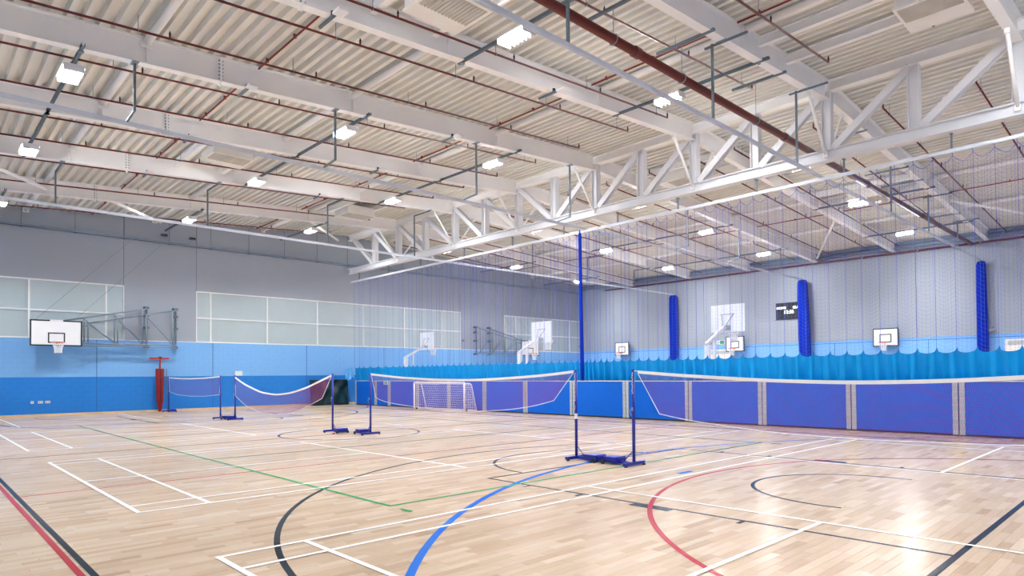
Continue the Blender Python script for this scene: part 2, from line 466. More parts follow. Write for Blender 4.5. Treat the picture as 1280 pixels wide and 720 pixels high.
# tie tubes along y between beams
BAYS = [(RY[i + 1], RY[i]) for i in range(len(RY) - 1)] + [(RY[0], YW)]
bayname = []
for (a, b) in BAYS:
    i = RY.index(a)
    bayname.append('from left wall to first beam' if b == YW else 'between %s and %s beams' % (ORD[i - 1], ORD[i]))
for half, T in enumerate((TUBES1, TUBES2)):
    for k, x in enumerate(T):
        for (a, b), bn in zip(BAYS, bayname):
            O = (x, a, zb(x) + .43); m = MB(O)
            m.tube((x, a + .1, zb(x) + .43), (x, b - (.1 if b != YW else 0), zb(x) + .43), .075, 12)
            where = ('nearest the camera', 'mid near roof', 'close before the truss')[k] if half == 0 else ('just beyond the truss', 'mid far roof', 'closest to the right wall')[k]
            tag(m.build('tie_tube', 'tube_white', None, True), 'round white tie tube %s, %s' % (bn, where), 'tube', 'round tie tubes under the deck')
            if half == 0 or True:
                tb_ = COL.objects[-1]
                for yy in (a + .1, b - .1):
                    m = MB(O); m.box((x - .1, yy - .012, zb(x) + .33), (x + .1, yy + .012, zb(x) + .52)); m.build('end_plate', 'steel_white', tb_)
# ridge truss
TZ0, TZ1 = 7.13, 7.43
tr = thing('roof_truss', 'big white steel roof truss running across the middle of the hall', 'truss', (XT, 15, 7.1))
O = (XT, 15, 7.1)
TY0, TY1 = YS + .05, 31.85
m = MB(O); m.ibeam((XT, TY0, TZ0), (XT, TY1, TZ0), TZ1 - TZ0, .26, .03, .02); m.build('bottom_chord', 'steel_white_dimmed', tr)
m = MB(O); m.ibeam((XT, TY0, 8.97), (XT, TY1, 8.97), .3, .26, .03, .02); m.build('top_chord', 'steel_white', tr)
nodes = []
yy = [31.4] + RY + [-1.4]
for i in range(len(yy) - 1):
    nodes.append(('r', yy[i])); nodes.append(('m', (yy[i] + yy[i + 1]) / 2))
nodes.append(('r', yy[-1]))
for k, (t, y) in enumerate(nodes):
    if k == 0: continue
    m = MB(O); m.ibeam((XT, y - .125, TZ1), (XT, y - .125, 8.97), .25, .24, .02, .016, upv=(0, 1, 0)); q = m.build('truss_post', 'steel_white_dimmed', tr)
centre = 16.45
for (ta, a), (tb, b) in zip(nodes, nodes[1:]):       # a > b
    m = MB(O)
    p, q = ((a - .05, 8.97), (b + .16, TZ1)) if (a + b) / 2 > centre else ((b + .05, 8.97), (a - .16, TZ1))
    m.bar((XT, p[0], p[1] + .03), (XT, q[0], q[1] - .02), .2, .03, (0, 1, 0))
    d = Vector((0, q[0] - p[0], q[1] - p[1])).normalized(); n = Vector((0, -d.z, d.y))
    for s in (-.085, .085):
        A = Vector((XT, p[0], p[1])) + n * s; Bq = Vector((XT, q[0], q[1])) + n * s
        m.bar(A, Bq, .2, .018, n)
    m2 = MB(O)
    for s in (-.09, .09):
        A = Vector((XT + s, p[0], p[1])); Bq = Vector((XT + s, q[0], q[1])); m2.bar(A, Bq, .02, .19, n)
    m2.bar(Vector((XT, p[0], p[1])), Vector((XT, q[0], q[1])), .17, .02, n)
    ob = m2.build('diagonal_brace', 'steel_white_dimmed', tr); fix_normals(ob)
# fly braces
for half, s in ((0, -1), (1, 1)):
    for i, y in enumerate(RY):
        x0 = XT + s * 1.15; m = MB((x0, y, 7.2))
        m.tube((x0, y + .02, zb(x0) - .03), (XT + s * .1, y + .02, TZ1 - .12), .04, 10)
        o = tag(m.build('fly_brace', 'tube_white', None, True), 'thin white brace from the %s roof beam to the truss, %s side' % (ORD[i], 'near' if half == 0 else 'far'), 'brace', 'thin braces beside the truss')
        m = MB((x0, y, 7.2)); m.box((x0 - .02, y - .03, zb(x0) - .1), (x0 + .02, y + .07, zb(x0))); m.box((XT + s * .1 - .03, y - .03, TZ1 - .2), (XT + s * .1 + .03, y + .07, TZ1 - .05)); m.build('cleats', 'steel_white', o)
# eaves / gable braces
for p, q, lab in (((1.0, 23.2), (3.5, 26.6), 'sloping white round wind brace at the far left of the near roof'),
                  ((5.4, 27.2), (8.1, 30.6), 'sloping white round wind brace near the left wall, beside a pendant track hanger'),
                  ((13.2, 27.2), (16.9, 31.3), 'sloping white wind brace in the corner of truss and left wall'),
                  ((29.9, 6.4), (36.9, 3.2), 'white wind brace at the far right wall, right of the sixth roof beam'),
                  ((29.9, 10.72), (36.9, 14.2), 'white wind brace at the far right wall, left of the fifth roof beam'),
                  ((19.2, 27.2), (23.5, 31.6), 'white wind brace beyond the truss above the left wall windows')):
    m = MB((p[0], p[1], zb(p[0]) + .2)); m.tube((p[0], p[1], zb(p[0]) + .12), (q[0], q[1], zb(q[0]) + .12), .06, 10)
    tag(m.build('wind_brace', 'tube_white', None, True), lab, 'brace')

# ================================================================== LIGHTS
LX1, LX2 = (2.44, 8.6, 13.95), (21.9, 27.38, 33.3)
LROW = [(28.4, 27.0, 31.7), (21.4, 18.42, 22.5), (15.5, 14.47, 18.42), (8.88, 6.57, 10.53), (1.6, -1.9, 2.5)]
rowname = ['row along left wall', 'second row from left wall', 'third row from left wall', 'fourth row from left wall', 'row outside the right edge']
colname = {2.44: 'nearest the camera', 8.6: 'second from camera', 13.95: 'last before the truss', 21.9: 'first beyond the truss', 27.38: 'second beyond the truss', 33.3: 'nearest the right wall'}
protoL = None
for (y, ya, yb), rn in zip(LROW, rowname):
    for x in LX1 + LX2:
        z = zb(x)
        sl = .0625 if x < XT else -.0525
        lab = 'lit white LED light, %s, %s' % (rn, colname[x])
        if protoL is None:
            O = (x, y, z - .06)
            t = thing('led_light', lab, 'light', O, 0, 'LED panel lights under the roof')
            m = MB(O); m.box((x - .175, y - .34, z - .075), (x + .175, y + .34, z - .024))
            for s_ in (-1, 1): m.box((x - .175, y + s_ * .34, z - .168), (x + .175, y + s_ * .352, z - .02))  # side cheeks added to keep lamp light off the upper wall and beams
            m.build('housing', 'fixture_white', t)
            m = MB(O)
            for k in range(6): m.box((x - .115, y - .33 + k * .11 + .004, z - .106), (x + .115, y - .33 + k * .11 + .106, z - .0755))
            m.build('diffuser', 'led', t)
            for k in range(1, 6):  # blades added between the modules to narrow the spread of light
                m = MB(O); m.box((x - .175, y - .332 + k * .11, z - .168), (x + .175, y - .328 + k * .11, z - .0755)); m.build('beam_cutoff_blade', 'cutoff_blade_grey', t)
            m = MB(O); m.box((x - .195, y - .352, z - .0752), (x + .195, y + .352, z - .068)); m.build('light_shield_plate', 'fixture_white', t)  # lip added above the lamp to hold back light going up
            for e in (-.28, .28):
                m = MB(O)
                for q in (-.037, .037): m.box((x + q - .005, y + e - .02, z - .021), (x + q + .005, y + e + .02, z + .03))
                m.build('bracket', 'galv_dark', t)
            t.rotation_euler = (0, 0, 0); protoL = t
        else: t = dup(protoL, (x, y, z - .06), 0, lab)
        t.rotation_euler = (0, -math.atan(sl), 0)
        if y < 2: continue
        O = (x, ya, z)
        m = MB(O)
        m.box((x - .03, ya - .25, z - .02), (x - .024, yb + .12, z + .04)); m.box((x + .024, ya - .25, z - .02), (x + .03, yb + .12, z + .04)); m.box((x - .03, ya - .25, z - .02), (x + .03, yb + .12, z - .012))
        c = tag(m.build('support_channel', 'galv_dark'), 'grey channel above the LED light, %s, %s' % (rn, colname[x]), 'channel', 'steel channels carrying lights')
        m = MB(O)
        for q in (ya, yb): m.box((x - .05, q - .03, z - .045), (x + .05, q + .03, z - .021))
        m.build('clamp', 'galv', c)
# emergency lights on short arms
for x, xn in ((5.55, 'near the camera'), (11.35, 'nearer the truss')):
    for i in (1, 2, 3, 4):
        y = RY[i]; z = zb(x); O = (x, y, z)
        t = thing('emergency_light', 'small white emergency light on a short arm under the %s roof beam, %s' % (ORD[i], xn), 'light', O, 0, 'small emergency lights')
        m = MB(O); m.box((x - .025, y - .35, z - .06), (x + .025, y + .4, z - .015)); m.build('arm', 'galv_dark', t)
        m = MB(O); m.box((x - .1, y - .5, z - .1), (x + .1, y - .26, z - .06)); m.build('housing', 'fixture_white', t)
        m = MB(O); m.tube((x, y - .1, z - .015), (x, y - .1, z + .05), .04, 8); m.build('cable_gland', 'rubber', t)

# ================================================================== PIPES
def sprinkler(y, half, lab):
    xa, xb = (XN + .2, 15.95) if half == 0 else (19.9, XR - .4)
    z = lambda x: zb(x) + .25
    O = (xb if half == 0 else xa, y, z(xb if half == 0 else xa))
    t = thing('sprinkler_pipe', lab, 'pipe', O, 0, 'red sprinkler pipes under the deck')
    m = MB(O); m.tube((xa, y, z(xa)), (xb, y, z(xb)), .024, 8)
    e = xb if half == 0 else xa
    m.tube((e, y, z(e) - .01), (e, y, z(e) + .08), .024, 8); m.build('pipe', 'sprinkler_red', t, True)
    x = e; k = 0
    while xa - .01 <= x <= xb + .01:
        m = MB(O); m.tube((x, y, z(x)), (x, y, z(x) + .09), .018, 6); m.tube((x, y, z(x) + .09), (x, y, z(x) + .15), .026, 6, .008); m.build('sprinkler_head', 'brass', t)
        xr = x + (-.55 if half == 0 else .55)
        if xa < xr < xb:
            m = MB(O); m.tube((xr, y, z(xr) - .02), (xr, y, zt(xr) + .02), .007, 5); m.ring((xr, y, z(xr)), .03, .008, 'x', 10, 5); m.build('hanger_rod', 'galv', t)
        x += -3.05 if half == 0 else 3.05
for y, nm in ((28.1, 'in the bay along the left wall'), (30.4, 'right along the left wall'), (26.5, 'just right of the first roof beam'), (23.6, 'just left of the second roof beam'), (21.5, 'just right of the second roof beam'), (19.5, 'just left of the third roof beam'), (17.55, 'just right of the third roof beam'),
              (15.55, 'just left of the fourth roof beam'), (13.57, 'just right of the fourth roof beam'), (11.63, 'just left of the fifth roof beam'), (10.24, 'hugging the right side of the fifth roof beam'),
              (7.7, 'just left of the sixth roof beam'), (5.8, 'just right of the sixth roof beam'), (3.65, 'just left of the seventh roof beam')):
    sprinkler(y, 0, 'dark red sprinkler pipe before the truss, ' + nm)
    sprinkler(y, 1, 'dark red sprinkler pipe beyond the truss, ' + nm)
for x, xn in ((5.8, 'nearest the camera'), (12.75, 'shortly before the truss'), (23.1, 'shortly beyond the truss'), (30.0, 'near the far right wall')):
    for (a, b), bn in zip(BAYS, bayname):
        m = MB((x, a, zt(x) - .06)); m.tube((x, a + .12, zt(x) - .06), (x, b - .12, zt(x) - .06), .02, 8)
        for q in (a + .6, (a + b) / 2, b - .6): m.box((x - .03, q - .015, zt(x) - .08), (x + .03, q + .015, zt(x) + .005))
        tag(m.build('red_conduit', 'conduit_red'), 'bright red conduit %s, %s' % (bn, xn), 'conduit', 'bright red conduits')
# main red pipe
y, z = 7.15, 7.62; O = (0, y, z)
t = thing('main_pipe', 'thick dark red water main pipe hung under the roof right of the ceiling air unit', 'pipe', O)
m = MB(O); m.tube((XN, y, z), (XR - .25, y, z), .085, 16); m.build('pipe', 'main_red', t, True)
for x in (4.0, 10.1, 16.6, 22.8, 29.0, 34.0):
    m = MB(O); m.tube((x - .08, y, z), (x + .08, y, z), .105, 16); m.build('coupling', 'main_red', t)
for x in (2.5, 5.4, 9.4, 11.7, 15.0, 20.5, 24.5, 26.2, 31.6):
    m = MB(O); m.tube((x, y, z + .09), (x, y, zb(x) + .02), .008, 5); m.ring((x, y, z), .095, .012, 'x', 16, 5); ob = m.build('hanger', 'galv', t)
    m = MB(O); m.box((x - .03, 6.4, zb(x) - .03), (x + .03, 7.75, zb(x) + .02)); m.build('hanger_channel', 'galv_dark', ob)
m = MB((XR - .2, 0, 7.66)); m.tube((XR - .2, YS + .1, 7.66), (XR - .2, 29.5, 7.66), .05, 12); pr = tag(m.build('wall_pipe', 'main_red', None, True), 'dark red pipe running along the top of the far right wall', 'pipe')
for k in range(12):
    m = MB((XR - .2, 0, 7.66)); m.box((XR - .26, -1 + k * 2.6, 7.6), (XR, -.95 + k * 2.6, 7.62)); m.box((XR - .27, -1 + k * 2.6, 7.6), (XR - .25, -.95 + k * 2.6, 7.72)); m.build('pipe_bracket', 'galv', pr)

# ================================================================== CEILING AIR UNITS
def air_unit(x0, x1, y0, y1, lab, strip):
    xc = (x0 + x1) / 2; z = zb(xc); O = (xc, (y0 + y1) / 2, z)
    t = thing('ceiling_air_unit', lab, 'air unit', O, 0, 'square white ceiling air units')
    m = MB(O); m.box((x0 + .03, y0 + .03, z + .03), (x1 - .03, y1 - .03, z + .36)); m.build('housing', 'unit_white', t)
    m = MB(O); m.box((x0, y0, z - .01), (x1, y1, z + .035)); m.build('face_frame', 'unit_white', t)
    if strip == 'y': gx0, gx1, gy0, gy1 = x0 + .06, x1 - .06, y0 + .06, y1 - .42
    else: gx0, gx1, gy0, gy1 = x0 + .06, x1 - .55, y0 + .06, y1 - .06
    m = MB(O); m.box((gx0, gy0, z - .014), (gx1, gy1, z - .009)); g = m.build('grille', 'grille', t)
    m = MB(O); n = 14
    for k in range(n):
        q = gx0 + (gx1 - gx0) * (k + .5) / n; m.prism([(q - .008, gy0, z - .014), (q + .012, gy0, z - .014), (q + .022, gy0, z - .03), (q + .002, gy0, z - .03)], (0, gy1 - gy0, 0))
    m.build('louvres', 'grille', g, kind='stuff')
    for s, x in ((0, x0 - .12), (1, x1 + .12)):
        i = [k for k, (a, b) in enumerate(BAYS) if a < (y0 + y1) / 2 < b][0]; a, b = BAYS[i]
        m = MB((x, a, zb(x) + .28)); m.ibeam((x, a + .06, zb(x) + .28), (x, b - .06, zb(x) + .28), .22, .13, .012, .01)
        tag(m.build('trimmer_beam', 'steel_white'), 'slim white beam on the %s side of the %s' % ('near' if s == 0 else 'far', lab.replace('white square ', '').replace('white ', '')), 'beam', 'slim beams beside air units')
air_unit(6.5, 7.7, 8.55, 9.65, 'white square ceiling air unit at the top centre', 'y')
air_unit(13.97, 15.17, 2.78, 3.88, 'white square ceiling air unit at the top right corner', 'x')
air_unit(6.5, 7.7, 19.4, 20.5, 'white ceiling air unit left of centre under the track', 'y')
air_unit(13.75, 15.1, 24.6, 25.8, 'white ceiling air unit near the left wall before the truss', 'y')
air_unit(20.4, 21.6, 12.4, 13.6, 'white ceiling air unit seen through the truss', 'y')
air_unit(26.9, 28.1, 8.0, 9.2, 'white ceiling air unit behind the far right lights', 'y')

# ================================================================== CURTAIN TRACKS AND HANGERS
TRZ = 6.8
def track(p, q, lab):
    m = MB(p); m.bar(p, q, .055, .07)
    d = Vector(q) - Vector(p); L = d.length; o = tag(m.build('curtain_track', 'track_alu'), lab, 'rail', 'curtain tracks')
    m = MB(p); off = Vector((0, 0, -.04)); n = d.normalized().cross(Vector((0, 0, 1))) * .018
    for s in (-1, 1): m.bar(Vector(p) + off + n * s, Vector(q) + off + n * s, .012, .02)
    m.build('track_lips', 'track_alu', o); return o
TR = ((15.08, 'middle'), (23.65, 'left'), (6.8, 'right'))
for y, n in TR: track((XN + .1, y, TRZ), (XR - .3, y, TRZ), 'long grey curtain track, %s one of three running away from the camera' % n)
track((XT + .1, YS + .1, 6.73), (XT + .1, YW - .1, 6.73), 'pale curtain track under the truss carrying the divider netting')
for y, n in TR:
    ry = {15.08: 14.47, 23.65: 22.5, 6.8: 6.57}[y]
    for k, x in enumerate((3.35, 7.75, 12.32, 16.5, 23.97, 28.45, 32.9)):
        z = zb(x); O = (x, ry, z)
        m = MB(O)
        if y == 15.08: m.box((x - .022, ry - .022, TRZ + .06), (x + .022, ry + .022, z)); m.bar((x, ry, TRZ + .08), (x, y, TRZ + .03), .04, .04)
        elif y == 23.65: m.bar((x, ry, z - .03), (x, y, z - .03), .045, .045); m.box((x - .022, y - .022, TRZ + .03), (x + .022, y + .022, z - .01))
        else: m.box((x - .022, y - .022, TRZ + .03), (x + .022, y + .022, z + .02)); m.box((x - .022, ry - .55, z - .04), (x + .022, ry + .4, z - .001))
        o = tag(m.build('track_hanger', 'galv_dark'), 'grey hanger of the %s curtain track, %s from the camera end' % (n, ORD[k]), 'hanger', 'steel hangers of the curtain tracks')
        m = MB(O); m.box((x - .06, ry - .11, z - .015), (x + .06, ry + .11, z)); m.build('clamp_plate', 'galv', o)
for k, y in enumerate((31.0, 28.1, 25.3, 22.0, 18.9, 16.1, 13.6, 11.2, 8.6, 6.2, 3.8, 1.4)):
    m = MB((XT + .1, y, 6.73)); m.box((XT + .08, y - .02, 6.76), (XT + .12, y + .02, TZ0)); m.box((XT + .04, y - .03, TZ0 - .02), (XT + .16, y + .03, TZ0))
    tag(m.build('track_hanger', 'galv_dark'), 'short hanger between truss and divider track, %s from the left wall' % ORD[k], 'hanger', 'short hangers under the truss')

# ================================================================== CABLE TRAYS ON THE WALLS
m = MB((0, YW, 7.66)); m.box((XN, YW - .2, 7.62), (XR - .3, YW - .03, 7.64)); m.box((XN, YW - .21, 7.62), (XR - .3, YW - .2, 7.7)); m.box((XN, YW - .04, 7.62), (XR - .3, YW - .03, 7.7))
ct = tag(m.build('cable_tray', 'galv'), 'grey metal cable tray along the top of the left wall', 'cable tray')
for k in range(21):
    x = -.2 + k * 1.8
    m = MB((0, YW, 7.66)); m.tube((x, YW - .1, 7.7), (x, YW - .1, zt(x) - .05), .01, 5); m.box((x - .03, YW - .22, 7.6), (x + .03, YW - .02, 7.62)); m.build('hanger_rod', 'galv_dark', ct)
m = MB((XR, 0, 7.9)); m.box((XR - .22, YS + .1, 7.86), (XR - .03, YW - .3, 7.88)); m.box((XR - .23, YS + .1, 7.86), (XR - .22, YW - .3, 7.96))
ct2 = tag(m.build('cable_tray', 'galv'), 'grey metal cable tray above the red pipe on the far right wall', 'cable tray')
m = MB((XR, 0, 7.9)); m.box((XR - .12, YS, 8.05), (XR - .0, YW, 8.2)); m.build('edge_angle', 'galv', ct2)
for x, nm in ((8.6, 'left'), (9.8, 'right')):
    m = MB((x, YW, 8.02)); m.box((x - .13, YW - .12, 7.95), (x + .13, YW, 8.05)); o = tag(m.build('wall_sensor', 'galv_dark'), 'small dark grey box high on the left wall above the tray, the %s of two' % nm, 'box')
    m = MB((x, YW, 8.02)); m.box((x - .1, YW - .16, 7.97), (x + .1, YW - .12, 8.03)); m.build('lens', 'rubber', o)

# ================================================================== BADMINTON POSTS AND NETS
NX = 8.68
def post(x, y, d, lab, H=1.57, marks=False):
    """d: +1/-1 direction along y of the weighted arm"""
    O = (x, y, 0)
    t = thing('badminton_post', lab, 'post', O, 0, 'blue badminton posts')
    m = MB(O); m.tube((x, y, .05), (x, y, H), .026, 12); m.tube((x, y, H), (x, y, H + .015), .03, 12); m.build('pole', 'post_blue', t, True)
    m = MB(O); m.box((x - .27, y - .03, .02), (x + .27, y + .03, .07)); m.build('foot_bar', 'post_blue', t)
    m = MB(O); m.box((x - .025, min(y, y + d * .4), .02), (x + .025, max(y, y + d * .4), .065)); m.build('base_arm', 'post_blue', t)
    m = MB(O); m.box((x - .1, y + d * .26, .025), (x + .13, y + d * .56, .11)); m.box((x - .13, y + d * .29, .06), (x + .16, y + d * .53, .125)); m.build('weight_box', 'post_blue', t)
    for s in (-1, 1):
        m = MB(O); m.tube((x + s * .14, y + d * .53, .04), (x + s * .17, y + d * .53, .04), .04, 12); m.build('wheel', 'rubber', t)
        m = MB(O); m.tube((x + s * .25, y - .02, 0), (x + s * .25, y - .02, .02), .028, 10); m.build('foot_pad', 'rubber', t)
    m = MB(O); m.tube((x, y + d * .02, .24), (x, y + d * .2, .065), .008, 6); m.build('stay', 'post_blue_dark', t)
    m = MB(O); m.box((x - .04, y - .012, .9), (x - .024, y + .012, .96)); m.path([(x - .04, y, .95), (x - .06, y + .03 * d, .9), (x - .045, y + .01, .82)], .006, 5); m.build('cord_cleat', 'galv', t)
    if marks:
        m = MB(O); random.seed(int(y * 10))
        for k in range(marks):
            zz = H - .05 - k * .036
            m.box((x - .0275, y - .014, zz - .013), (x - .0262, y + .012, zz - .006)); m.box((x - .0275, y - .014 + (k % 3) * .006, zz - .013), (x - .0262, y - .007 + (k % 3) * .007, zz + .012))
        m.build('white_lettering', 'tape_white', t)
        m = MB(O); m.tube((x, y, .72), (x, y, .8), .0275, 12); m.tube((x, y, .8), (x, y, .815), .028, 12)
        if marks > 12: m.build('label_band', 'tape_white', t)
PA0, PA1, PB0, PB1, PC0, PC1, PD0, PD1 = (8.73, 31.72), (8.5, 24.57), (8.6, 23.41), (8.53, 16.13), (8.76, 14.56), (8.68, 7.52), (8.7, 6.3), (8.7, -1.0)
post(*PA0, -1, 'blue badminton post in front of the red padded post by the left wall')
post(*PA1, -1, 'blue badminton post at the right end of the farthest net')
post(*PB0, 1, 'blue badminton post at the left end of the deeply sagging net')
post(*PB1, -1, 'blue badminton post in front of the dark green crash mat')
post(*PC0, 1, 'blue badminton post left of the football goal, left end of the second nearest net')
post(*PC1, -1, 'blue badminton post at the centre with white lettering and a white label band', marks=14)
post(*PD0, 1, 'blue badminton post at the left end of the nearest net, right of centre', marks=10)
post(*PD1, 1, 'blue badminton post outside the picture at the right end of the nearest net')
def interp(P, u):
    L = [0]
    for a, b in zip(P, P[1:]): L.append(L[-1] + math.hypot(a[0] - b[0], a[1] - b[1]))
    s = u * L[-1]
    for k in range(len(P) - 1):
        if s <= L[k + 1] + 1e-9:
            t = (s - L[k]) / (L[k + 1] - L[k]); return (P[k][0] + (P[k + 1][0] - P[k][0]) * t, P[k][1] + (P[k + 1][1] - P[k][1]) * t)
    return P[-1]
def smooth_poly(P, n=40):
    out = []
    for i in range(n + 1):
        out.append(interp(P, i / n))
    for _ in range(3):
        out = [out[0]] + [((a[0] + 2 * b[0] + c[0]) / 4, (a[1] + 2 * b[1] + c[1]) / 4) for a, b, c in zip(out, out[1:], out[2:])] + [out[-1]]
    return out
def net(pa, pb, top, bot, lab, w=.0019):
    xa, ya = pa; xb, yb = pb
    X = lambda y: xa + (xb - xa) * (y - ya) / (yb - ya)
    O = (xa, ya, 0)
    t = thing('badminton_net', lab, 'net', O, 0, 'badminton nets')
    T, Bt = smooth_poly(top), smooth_poly(bot)
    m = MB(O); P3 = []
    for y, z in T: P3.append([(X(y) - .009, y, z), (X(y) - .009, y, z - .048), (X(y) + .012, y, z - .048), (X(y) + .012, y, z), (X(y) - .012, y, z)])
    m.grid(P3); m.build('headband', 'tape_white', t)
    m = MB(O)
    def Q(u, v):
        a = interp(T, u); b = interp(Bt, u); y = b[0] + (a[0] - b[0]) * v; z = b[1] + (a[1] - .05 - b[1]) * v
        return Vector((X(y), y, z))
    def strand(a, b, r):
        d = (b - a).normalized(); s = Vector((0, -d.z, d.y)) * r / 2; k = Vector((r * .4, 0, 0))
        m.add([a - s, a + s, b + s, b - s], [(0, 1, 2, 3)])
    NV, NH = 330, 40
    for i in range(NV + 1): strand(Q(i / NV, 0), Q(i / NV, 1), w)
    for j in range(NH + 1):
        R = [Q(i / 32, j / NH) for i in range(33)]
        for a, b in zip(R, R[1:]): strand(a, b, w)
    m.build('netting', 'net_maroon', t, kind='stuff')
    m = MB(O)
    pts = [Q(0, 1), Q(0, 0)] + [Q(i / 30, 0) for i in range(1, 31)] + [Q(1, 1)]
    m.path(pts, .007, 5); m.build('edge_cord', 'cord_white', t)
    m = MB(O)
    m.path([(xa, ya, 1.56), (X(T[0][0]), T[0][0], T[0][1] - .01)], .006, 5); m.path([(xb, yb, 1.56), (X(T[-1][0]), T[-1][0], T[-1][1] - .01)], .006, 5)
    m.build('tie_cord', 'cord_white', t)
net(PA0, PA1, [(31.69, 1.55), (30, 1.51), (28.4, 1.5), (26.9, 1.51), (24.6, 1.57)], [(31.6, .9), (30.4, .79), (28.4, .76), (26.5, .79), (24.7, .88)], 'farthest badminton net, small, hung in front of the blue left wall')
net(PB0, PB1, [(23.4, 1.53), (22.49, 1.28), (21.13, 1.04), (19.89, .97), (18.75, 1.05), (17.69, 1.22), (16.2, 1.56)], [(23.37, .86), (22.49, .55), (21.14, .34), (19.89, .31), (18.75, .41), (17.7, .64), (16.75, .9)], 'badminton net sagging deeply, its right part in front of the dark green mat')
net(PC0, PC1, [(14.5, 1.58), (13.11, 1.49), (11.67, 1.44), (10.41, 1.43), (9.19, 1.47), (8.11, 1.53), (7.58, 1.58)], [(14.3, .97), (14.1, .89), (13.29, .82), (12.13, .76), (11.24, .74), (10.16, .76), (9.19, .83), (8.53, .92), (8.06, 1.03)], 'badminton net in front of the football goal')
net(PD0, PD1, [(6.2, 1.56), (5.42, 1.5), (4.75, 1.46), (4.03, 1.42), (3.09, 1.395), (2.45, 1.4), (1.8, 1.42), (1.23, 1.455), (-.95, 1.57)], [(5.8, .87), (5.5, .82), (5.29, .79), (4, .68), (2.7, .66), (1.2, .7), (-.5, .88)], 'nearest badminton net, its white band crossing the right half of the picture')

# ================================================================== BARRIER PANELS
JY = [31.14, 29.07, 27.79, 25.33, 22.92, 20.49, 18.04, 15.59, 13.2, 10.8, 8.43, 6.06, 3.73, 1.35, -1.03]
BX = 17.8; BH = 1.285
for i, (b, a) in enumerate(zip(JY, JY[1:])):
    x0, x1 = BX, BX + .09; O = (BX, (a + b) / 2, 0); g = .012
    nm = '%s from the left wall' % ORD[i]
    extra = {0: ', beside the dark green mat', 1: ', a narrow one with a small green sign', 2: ', left of the football goal', 3: ', behind the left half of the goal', 4: ', behind the right half of the goal', 7: ', right behind the centre net post', 8: ', between the two centre net posts', 11: ', wholly in view at the right', 12: ', cut by the right edge of the picture'}.get(i, '')
    t = thing('barrier_panel', 'blue barrier panel, %s%s' % (nm, extra), 'barrier', O, 0, 'blue rebound barrier panels')
    m = MB(O); m.box((x0 + .012, a + g, .05), (x1, b - g, BH - .025)); m.build('panel', 'panel_blue', t)
    m = MB(O); m.box((x0 - .004, a + g, BH - .025), (x1 + .004, b - g, BH)); m.build('top_cap', 'oak_cap', t)
    m = MB(O); m.box((x0 + .02, a + g, 0), (x1 - .01, b - g, .05)); m.build('kickboard', 'rubber', t)
    for q0, q1 in ((a + g, a + g + .11), (b - g - .11, b - g)):
        m = MB(O); m.box((x0 - .006, q0, .03), (x0 + .012, q1, BH - .027)); s = m.build('end_strip', 'strip_grey', t)
        m = MB(O)
        for k in range(8):
            for e in (.25, .75): m.tube((x0 - .011, q0 + (q1 - q0) * e, .1 + k * .155), (x0 - .006, q0 + (q1 - q0) * e, .1 + k * .155), .008, 6)
        m.build('rivets', 'rivet', s, kind='stuff')
for y, nm in ((28.1, 0),):
    m = MB((BX - .01, y, 1.19)); m.box((BX - .012, y - .18, 1.09), (BX + .013, y + .18, 1.27)); o = tag(m.build('exit_sign', 'sign_white'), 'small green and white running man sign on the narrow blue barrier panel', 'sign')
    m = MB((BX - .01, y, 1.19)); m.box((BX - .014, y - .14, 1.105), (BX - .012, y + .14, 1.255)); m.build('green_field', 'sign_green', o)
    m = MB((BX - .01, y, 1.19)); m.tube((BX - .016, y + .06, 1.225), (BX - .014, y + .06, 1.225), .013, 8); m.bar((BX - .0155, y + .06, 1.21), (BX - .0155, y + .045, 1.17), .022, .002, (1, 0, 0)); m.bar((BX - .0155, y + .045, 1.17), (BX - .0155, y + .075, 1.125), .014, .002, (1, 0, 0)); m.bar((BX - .0155, y + .045, 1.17), (BX - .0155, y + .015, 1.13), .014, .002, (1, 0, 0)); m.bar((BX - .0155, y + .055, 1.2), (BX - .0155, y + .02, 1.18), .01, .002, (1, 0, 0)); m.build('running_figure', 'sign_white', o)

# ================================================================== DIVIDER CURTAIN
CYS = [31.66, 31.15, 30.73, 30.03, 29.24, 28.51, 27.84, 27.26, 26.91, 26.42, 26.11, 25.75, 25.29, 24.9, 24.52, 24.17, 23.72, 23.36, 22.89, 22.49, 22.11, 21.67, 21.27, 20.88, 20.44, 20.03, 19.64, 19.3, 18.94, 18.5, 18.13, 17.69, 17.23, 16.86, 16.47, 16.19, 15.88, 15.55, 15.35, 15.1, 14.94, 14.75, 14.46, 14.21, 13.88, 13.53, 13.2, 12.84, 12.45, 12.06, 11.67, 11.34, 10.96, 10.65, 10.29, 9.92, 9.51, 9.13, 8.73, 8.3, 7.88, 7.47, 7.09, 6.66, 6.24, 5.84, 5.43, 5.03, 4.62, 4.21, 3.8, 3.4, 2.99, 2.58, 2.17, 1.76, 1.35, .94, .53, .12, -.29, -.7, -1.11, -1.52, -1.93, -2.3]
CXX = XT + .17
O = (CXX, 15, 0)
dc = thing('divider_curtain', 'hall divider: teal vinyl skirt with blue netting above, behind the blue barrier', 'curtain', O)
random.seed(3)
P = []; NR = 11
